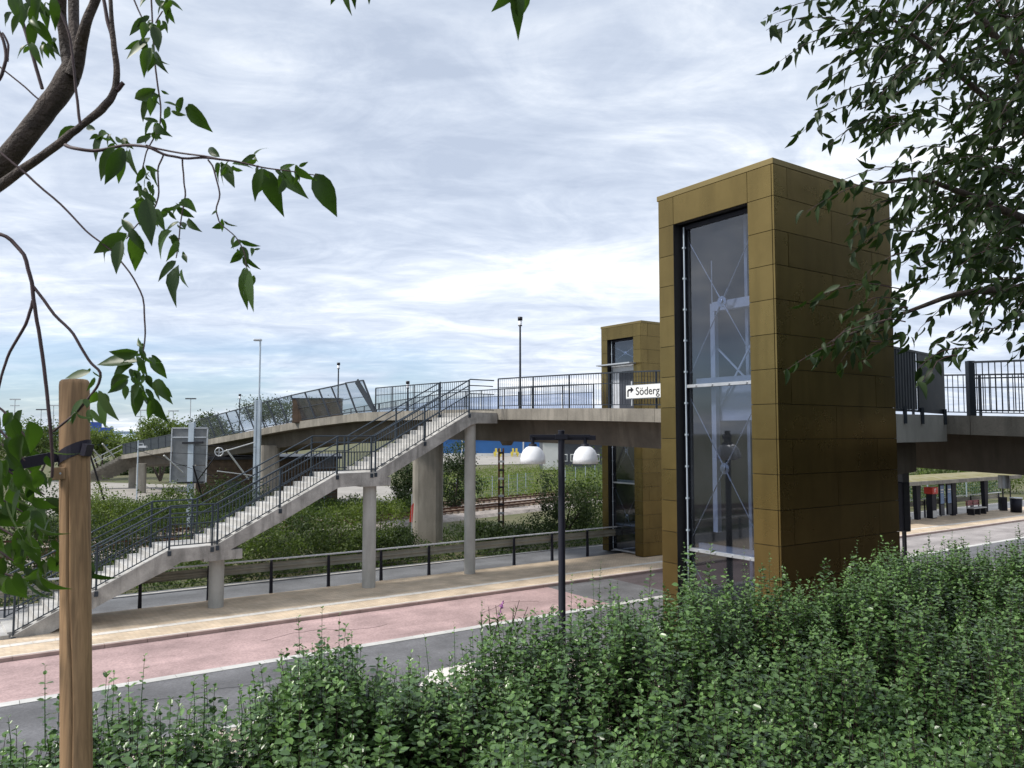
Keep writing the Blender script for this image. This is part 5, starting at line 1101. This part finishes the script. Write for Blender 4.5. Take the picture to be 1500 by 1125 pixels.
limb([(108, 110, 11, 2.68), (118, 70, 9, 2.65), (124, 40, 7.5, 2.6), (136, 10, 6.5, 2.6), (158, -50, 8, 2.55)], 'limb', tb, lt)
limb([(-60, 315, 10, 2.75), (-15, 282, 8, 2.7), (20, 258, 7, 2.6), (60, 230, 6, 2.55), (100, 200, 6, 2.5), (118, 185, 5, 2.5), (150, 160, 6.2, 2.5), (163, 142, 5.5, 2.5), (171, 122, 5, 2.5), (171, 95, 4.5, 2.5), (166, 60, 4, 2.5), (163, 20, 3, 2.5), (161, -50, 3, 2.5)], 'limb', tb, lt)
limb([(170, 132, 4, 2.5), (181, 121, 3.2, 2.5)], 'stub', tw, lt)
limb([(165, 55, 3.2, 2.5), (157, 30, 2.8, 2.5), (148, -20, 2.5, 2.5)], 'twig', tw, lt)
TW = [[(20, -10, 2.6, 2.7), (30, 25, 2.8, 2.7), (45, 70, 2.6, 2.7), (62, 130, 2.6, 2.7)], [(-5, 40, 2, 2.6), (6, 60, 2.2, 2.6), (9, 88, 2.4, 2.6), (0, 115, 2.6, 2.6), (-20, 140, 3, 2.6)],
      [(4, 48, 1.6, 2.6), (12, 65, 1.6, 2.6), (11, 90, 1.6, 2.6)], [(0, 98, 1.3, 2.6), (30, 122, 1.3, 2.6), (56, 145, 1.3, 2.6)],
      [(-10, 215, 1.8, 2.5), (40, 256, 1.8, 2.5), (90, 300, 1.6, 2.5), (125, 338, 1.4, 2.5), (162, 366, 1.3, 2.5), (191, 399, 1.2, 2.5), (210, 435, 1.2, 2.5), (213, 480, 1.2, 2.5), (211, 508, 1.1, 2.5), (204, 535, 1, 2.5), (203, 562, .8, 2.5)],
      [(85, 10, 1.8, 2.45), (101, 48, 1.8, 2.45), (106, 80, 1.8, 2.45), (112, 135, 1.9, 2.45), (118, 184, 2.2, 2.45)],
      [(95, 212, 3, 2.45), (113, 219, 2.8, 2.4), (140, 222, 2.6, 2.4), (180, 212, 2.2, 2.4), (215, 214, 2.2, 2.35), (240, 226, 2.1, 2.35), (266, 232, 2, 2.35), (305, 231, 1.9, 2.3), (345, 236, 1.6, 2.3), (385, 246, 1.3, 2.3), (420, 250, 1.1, 2.3), (465, 257, .8, 2.3)],
      [(215, 214, 1.6, 2.35), (250, 222, 1.4, 2.35), (300, 229, 1.3, 2.3), (335, 236, 1.2, 2.3)],
      [(239, 227, 1.3, 2.35), (230, 248, 1.2, 2.35), (234, 282, 1.2, 2.35), (227, 305, 1.1, 2.35), (200, 330, .9, 2.35), (185, 350, .8, 2.35)],
      [(267, 234, 1.3, 2.35), (269, 262, 1.2, 2.35), (272, 285, 1.2, 2.35), (265, 322, 1, 2.35), (262, 350, .9, 2.35), (258, 378, .8, 2.35)],
      [(305, 234, 1.4, 2.3), (313, 246, 1.3, 2.3), (323, 285, 1.2, 2.3), (316, 308, 1.1, 2.3), (322, 328, 1, 2.3), (345, 346, .9, 2.3), (358, 368, .9, 2.3), (361, 392, .8, 2.3)],
      [(221, -10, 1.3, 2.5), (224, 55, 1.3, 2.5), (228, 105, 1.3, 2.5), (236, 155, 1.2, 2.5), (234, 188, 1.1, 2.5), (214, 222, 1, 2.5), (208, 250, .9, 2.5)],
      [(190, -15, 1.4, 2.5), (207, 24, 1.1, 2.5)], [(238, 16, 1.0, 2.5), (228, 34, 1.0, 2.5)],
      [(-20, 340, 3.2, 2.6), (8, 346, 3, 2.6), (36, 372, 2.8, 2.6), (47, 415, 2.8, 2.6), (52, 460, 2.6, 2.6), (60, 505, 2.6, 2.6), (68, 570, 2.5, 2.6), (74, 625, 2.5, 2.6), (76, 700, 2, 2.6)],
      [(48, 440, 2.4, 2.6), (38, 475, 2.2, 2.6), (14, 515, 2, 2.6), (2, 550, 1.8, 2.6), (-8, 600, 1.6, 2.6)],
      [(47, 415, 2.2, 2.6), (80, 462, 2.2, 2.6), (108, 488, 2.1, 2.6), (130, 528, 2, 2.6), (148, 546, 2, 2.6), (144, 566, 1.9, 2.6), (115, 602, 1.8, 2.6), (78, 632, 1.8, 2.6)]]
for t_ in TW: limb(t_, 'twig', tw, lt, .004)
LL = [(215, 25, 190, 50, .8), (222, 30, 200, 38, 1), (226, 38, 232, 72, 1.0), (220, 55, 184, 82, 1.2), (212, 60, 183, 72, 1.1), (222, 70, 205, 104, 1.3), (228, 75, 237, 104, 1.1), (238, 30, 246, 46, .8), (236, 0, 250, 25, 1), (226, -8, 240, 15, 1), (246, 0, 264, 8, .8), (246, 14, 254, 36, 1),
      (228, 130, 193, 148, 1), (236, 132, 248, 140, .8), (222, 140, 195, 172, 1.2), (230, 142, 217, 165, 1.1), (240, 150, 262, 150, 1), (268, 142, 258, 168, .8), (276, 152, 304, 192, 1.6), (228, 176, 206, 192, .8), (232, 178, 208, 172, .8), (247, 156, 246, 168, .6),
      (112, 185, 80, 212, 1.5), (140, 190, 118, 182, 1), (150, 195, 137, 234, 1.2), (158, 196, 130, 205, 1.3), (168, 215, 135, 258, 1.5), (182, 218, 154, 266, 1.3), (178, 222, 174, 268, 1.1), (190, 218, 188, 256, 1.2), (200, 210, 222, 196, 1.1), (222, 195, 206, 208, 1), (180, 208, 160, 200, .8),
      (212, 246, 200, 268, .9), (222, 245, 222, 266, .9), (208, 272, 194, 280, .7), (207, 280, 226, 298, .9), (215, 282, 228, 296, .8), (224, 270, 222, 280, .6), (206, 292, 199, 326, 1.2), (215, 290, 220, 356, 1.0), (228, 306, 238, 334, 1), (252, 305, 234, 312, .9), (264, 302, 248, 312, 1), (262, 325, 238, 333, 1), (262, 296, 268, 304, .6), (276, 320, 288, 338, 1),
      (180, 330, 166, 348, 1), (190, 335, 204, 360, 1.1), (186, 342, 130, 372, 1.3), (170, 348, 134, 372, 1), (178, 352, 168, 398, 1.1), (196, 340, 202, 394, 1.2), (195, 345, 178, 318, .8), (252, 338, 219, 368, 1.5), (262, 352, 248, 378, 1.0), (268, 368, 272, 385, .9), (258, 382, 228, 402, 1.3), (262, 388, 245, 442, 1.6), (190, 312, 180, 318, .7),
      (345, 345, 338, 362, .8), (352, 352, 376, 366, .9), (355, 365, 338, 388, 1.1), (358, 376, 374, 396, 1), (362, 392, 348, 444, 1.6), (366, 396, 366, 455, 1.5), (318, 308, 310, 314, .8), (325, 320, 326, 340, .8), (372, 366, 382, 364, .5),
      (322, 230, 295, 210, .8), (320, 238, 316, 252, .9), (328, 240, 342, 272, 1.3), (340, 240, 368, 236, 1.6), (372, 228, 384, 208, 1.2), (384, 246, 365, 288, 1.4), (392, 250, 403, 306, 1.8), (388, 248, 380, 285, 1.3), (410, 248, 430, 240, 1), (412, 256, 446, 285, .9), (432, 244, 456, 268, 1.1), (438, 244, 450, 238, .8), (462, 254, 491, 312, 2.0), (420, 262, 412, 252, .7),
      (18, 18, 0, 36, 1.2), (30, 20, 8, 46, 1.2), (45, 5, 30, 30, 1.2), (52, 5, 44, 42, 1.6), (62, 8, 70, 36, 1.2), (78, -5, 84, 34, 1.6), (50, 28, 40, 70, 1.5), (52, 30, 72, 60, 1.6), (46, 62, 54, 88, 1.2), (66, 64, 54, 74, .9), (80, 62, 82, 78, 1), (40, -15, 60, 20, 1.5), (25, -10, 22, 25, 1.4), (62, -10, 46, 22, 1.3),
      (210, 508, 198, 494, .8), (203, 515, 158, 520, 1.1), (200, 520, 172, 528, 1), (202, 530, 140, 530, 1), (196, 534, 154, 556, 1.5), (208, 526, 206, 545, .9), (222, 520, 236, 530, 1), (220, 526, 244, 552, 1.4), (200, 542, 194, 560, .9), (190, 552, 150, 566, 1), (188, 556, 158, 576, 1.1), (214, 548, 222, 580, 1.5), (205, 562, 174, 594, 1.3), (210, 565, 186, 613, 1.4), (228, 556, 244, 584, 1.3), (226, 560, 232, 588, 1), (218, 580, 240, 618, 1.4), (222, 585, 218, 616, .7),
      (132, 545, 94, 552, 1.5), (124, 585, 88, 612, 1.5), (144, 572, 168, 616, 1.7), (150, 575, 150, 626, 1.6), (112, 604, 104, 622, .8), (132, 600, 150, 622, 1),
      (500, -30, 484, 6, 1), (505, -30, 500, 10, 1), (520, -30, 516, 8, 1), (542, -28, 540, 4, .8), (762, -25, 722, 16, 1.0), (758, -20, 758, 30, 1.3), (768, -20, 764, 28, 1), (742, -35, 752, 5, 1)]
for bx, by, tx, ty, wd_ in LL:
    D_ = float(rng.uniform(2.25, 2.6)); b = P(bx, by, D_); tip_ = P(tx, ty, D_+rng.uniform(-.03, .03)); v = tip_-b; Ln = np.linalg.norm(v)
    put_leaf(lt, LMA, b, v, Ln, rng.uniform(-.7, .7), .50+.28*wd_)
for bx, by, tx, ty, wd_ in LL:
    for _ in range(int(rng.integers(0, 4))):
        b = P(bx+rng.uniform(-7, 7), by+rng.uniform(-6, 8), float(rng.uniform(2.3, 2.6))); a = rng.uniform(-2.7, -.4); put_leaf(lt, LMA, b, np.array([math.cos(a), rng.normal()*.5, math.sin(a)]), rng.uniform(.025, .06), rng.uniform(-1.4, 1.4), rng.uniform(.7, 1.2))
# dense hanging leaves at the far left around the stake
for k in range(190):
    x = rng.uniform(-60, 140) if k < 90 else rng.uniform(-40, 60); y = rng.uniform(600, 850)
    if x > 82 and y < 745: x = rng.uniform(-50, 78)
    D_ = float(rng.uniform(2.2, 3.3)) if x < 80 else 3.15
    b = P(x, y, D_); ang = rng.uniform(-2.4, -.7); Ln = rng.uniform(.045, .12); ax = np.array([math.cos(ang), rng.normal()*.3, math.sin(ang)])
    put_leaf(lt, LMA, b, ax, Ln, rng.uniform(-1.2, 1.2))
for k in range(9): limb([(-60+rng.uniform(-10, 10), 560+30*k, 2, 2.8), (0+rng.uniform(-20, 20), 600+30*k, 1.6, 2.8), (rng.uniform(20, 70), 650+25*k, 1, 2.8)], 'twig', tw, lt)
# ---- right tree: sprays of drooping leaves
rt = thing('right_tree', 'leafy tree at upper right whose dark drooping sprays overlap the lift tower', 'tree', tuple(P(1640, 900, 6.0)*[1, 1, 0]+[0, 0, 2.95]))
limb([(1650, 1150, 48, 6.0), (1640, 700, 42, 5.9), (1620, 420, 36, 5.8), (1590, 250, 28, 5.7), (1560, 120, 22, 5.6), (1530, -60, 16, 5.6)], 'trunk', tb, rt)
for pts in ([(1590, 250, 12, 5.6), (1530, 170, 9, 5.4), (1480, 85, 6, 5.2), (1440, 30, 5, 5.1), (1415, -10, 4, 5)], [(1600, 300, 10, 5.6), (1500, 190, 7, 5.2), (1440, 140, 4.5, 5), (1400, 105, 3.5, 4.9), (1365, 72, 3, 4.8), (1310, 30, 2, 4.7)],
            [(1620, 420, 10, 5.7), (1520, 330, 7, 5.3), (1430, 290, 5, 5), (1350, 260, 3, 4.8), (1280, 270, 2, 4.7)], [(1620, 440, 9, 5.7), (1500, 420, 6, 5.2), (1400, 430, 4, 4.9), (1320, 460, 2.5, 4.8), (1220, 500, 1.6, 4.6)],
            [(1600, 200, 8, 5.6), (1510, 110, 6, 5.3), (1470, 20, 4, 5.2), (1450, -30, 3, 5.2)], [(1480, 90, 3, 5.1), (1400, 100, 2, 5), (1330, 130, 1.6, 4.9), (1260, 160, 1, 4.8)]): limb(pts, 'limb', tb, rt)
SPR = [(1270, 5, 1118, 28, 4.6), (1230, 30, 1120, 45, 4.6), (1260, 50, 1135, 95, 4.6), (1300, 40, 1170, 60, 4.7), (1300, 70, 1215, 95, 4.7), (1310, 85, 1195, 130, 4.8), (1290, 120, 1190, 170, 4.8), (1280, 150, 1168, 200, 4.8), (1290, 175, 1215, 215, 4.8), (1310, 110, 1250, 150, 4.8), (1330, 130, 1265, 190, 4.9),
       (1340, 250, 1215, 275, 4.6), (1330, 270, 1182, 310, 4.5), (1340, 290, 1240, 330, 4.6), (1330, 320, 1250, 350, 4.6), (1340, 340, 1245, 372, 4.6), (1330, 370, 1262, 410, 4.7), (1320, 425, 1185, 440, 4.6), (1330, 440, 1230, 460, 4.6), (1330, 450, 1220, 500, 4.5), (1325, 470, 1190, 520, 4.4), (1290, 500, 1150, 545, 4.4), (1300, 480, 1230, 530, 4.5), (1330, 490, 1265, 530, 4.6), (1340, 455, 1260, 480, 4.6),
       (1420, 430, 1335, 500, 5), (1440, 470, 1360, 520, 5), (1460, 480, 1400, 520, 5), (1400, 400, 1320, 440, 5), (1430, 380, 1330, 420, 5), (1420, 510, 1345, 540, 4.2), (1400, 520, 1350, 560, 4.0), (1510, 440, 1480, 500, 5), (1520, 500, 1490, 520, 5), (1510, 470, 1430, 500, 5.2), (1390, 330, 1315, 350, 5), (1400, 350, 1320, 390, 5)]
inner = [(1235, -30), (1520, -30), (1520, 480), (1440, 455), (1390, 420), (1350, 370), (1335, 320), (1300, 280), (1265, 190), (1290, 120), (1240, 50)]
def inside(x, y, poly):
    c = False; j = len(poly)-1
    for i in range(len(poly)):
        xi, yi = poly[i]; xj, yj = poly[j]
        if (yi > y) != (yj > y) and x < (xj-xi)*(y-yi)/(yj-yi)+xi: c = not c
        j = i
    return c
holes = [(1350, 100, 45, 20), (1330, 165, 40, 22), (1420, 190, 18, 14), (1385, 290, 20, 14), (1320, 235, 22, 14), (1450, 100, 16, 16), (1345, 365, 18, 20), (1410, 140, 22, 12), (1480, 230, 12, 16), (1300, 30, 10, 8), (1440, 250, 14, 12)]
cnt = 0
while cnt < 235:
    x = rng.uniform(1240, 1530); y = rng.uniform(-40, 490)
    if not inside(x, y, inner): continue
    if any(((x-h[0])/h[2])**2+((y-h[1])/h[3])**2 < 1 for h in holes) : continue
    if x < 1400 and rng.uniform() < .35: continue
    Ln = rng.uniform(40, 100); a = rng.uniform(math.radians(150), math.radians(215))
    SPR.append((x+Ln*.6, y-Ln*.25, x+Ln*.6+Ln*math.cos(a), y-Ln*.25-Ln*math.sin(a)+20, rng.uniform(4.2, 6.0))); cnt += 1
cand = []; sprays = MB()
for x0, y0, x1, y1, D_ in SPR:
    a, b = P(x0, y0, D_+.1), P(x1, y1, D_-.05); L_ = np.linalg.norm(b-a); n_ = max(4, int(L_/.034)); sag = -.10*L_
    pts = [a+(b-a)*s+UP*(-sag*4*s*(1-s))*1.0+rng.normal(size=3)*.004 for s in np.linspace(0, 1, 7)]
    sprays.tube(pts, [.004, .0035, .003, .0026, .0022, .0018, .001], 4, False)
    P7 = np.array(pts); ss_ = np.linspace(0, 6, n_)
    for k, s in enumerate(ss_):
        i = min(5, int(s)); p = P7[i]+(P7[i+1]-P7[i])*(s-i); dr = unit(P7[i+1]-P7[i]); sd = np.cross(dr, UP)*(1 if k % 2 else -1)
        ax = unit(dr*.6+sd*.45+UP*-rng.uniform(.1, 1.2)+rng.normal(size=3)*.38); cand.append((p+rng.normal(size=3)*.014, ax, rng.uniform(.058, .108), rng.uniform(-1.3, 1.3), D_))
tag(sprays.build('twig', tw, rt), kind='stuff')
cand = [c for c in cand if c[0][1] > .5]
vis = sorted(range(len(cand)), key=lambda i: -(cand[i][2]/cand[i][4]) if (lambda q_: -20 < q_[0] < 1520 and q_[1] > -20)(pxof(cand[i][0])) else 1)
for i in vis[:300]: p, ax, Ln, ro, D_ = cand[i]; put_leaf(rt, LMB, p, ax, Ln, ro, .8)
Vs = []; Fs_ = []; shd = []; o = 0
for i in vis[300:]:
    p, ax, Ln, ro, D_ = cand[i]; k = i % 8; R_ = frame(ax, ro); V = (LM[k][1]*Ln*np.array([1, .8, 1]))@R_.T+p; Vs.append(V); Fs_.append(LM[k][2]+o); o += len(V); shd.append(np.full(len(V), rng.uniform(0, .7)))
tag(mesh_np('leaf', np.concatenate(Vs), np.concatenate(Fs_), LEAF_B, rt, shade=np.concatenate(shd), smooth=True), kind='stuff')
print('OBJECTS', len(bpy.data.objects), 'LEAVES', len(cand), 'TRIS', sum(len(o.data.polygons)*2 for o in bpy.data.objects if o.type == 'MESH'))
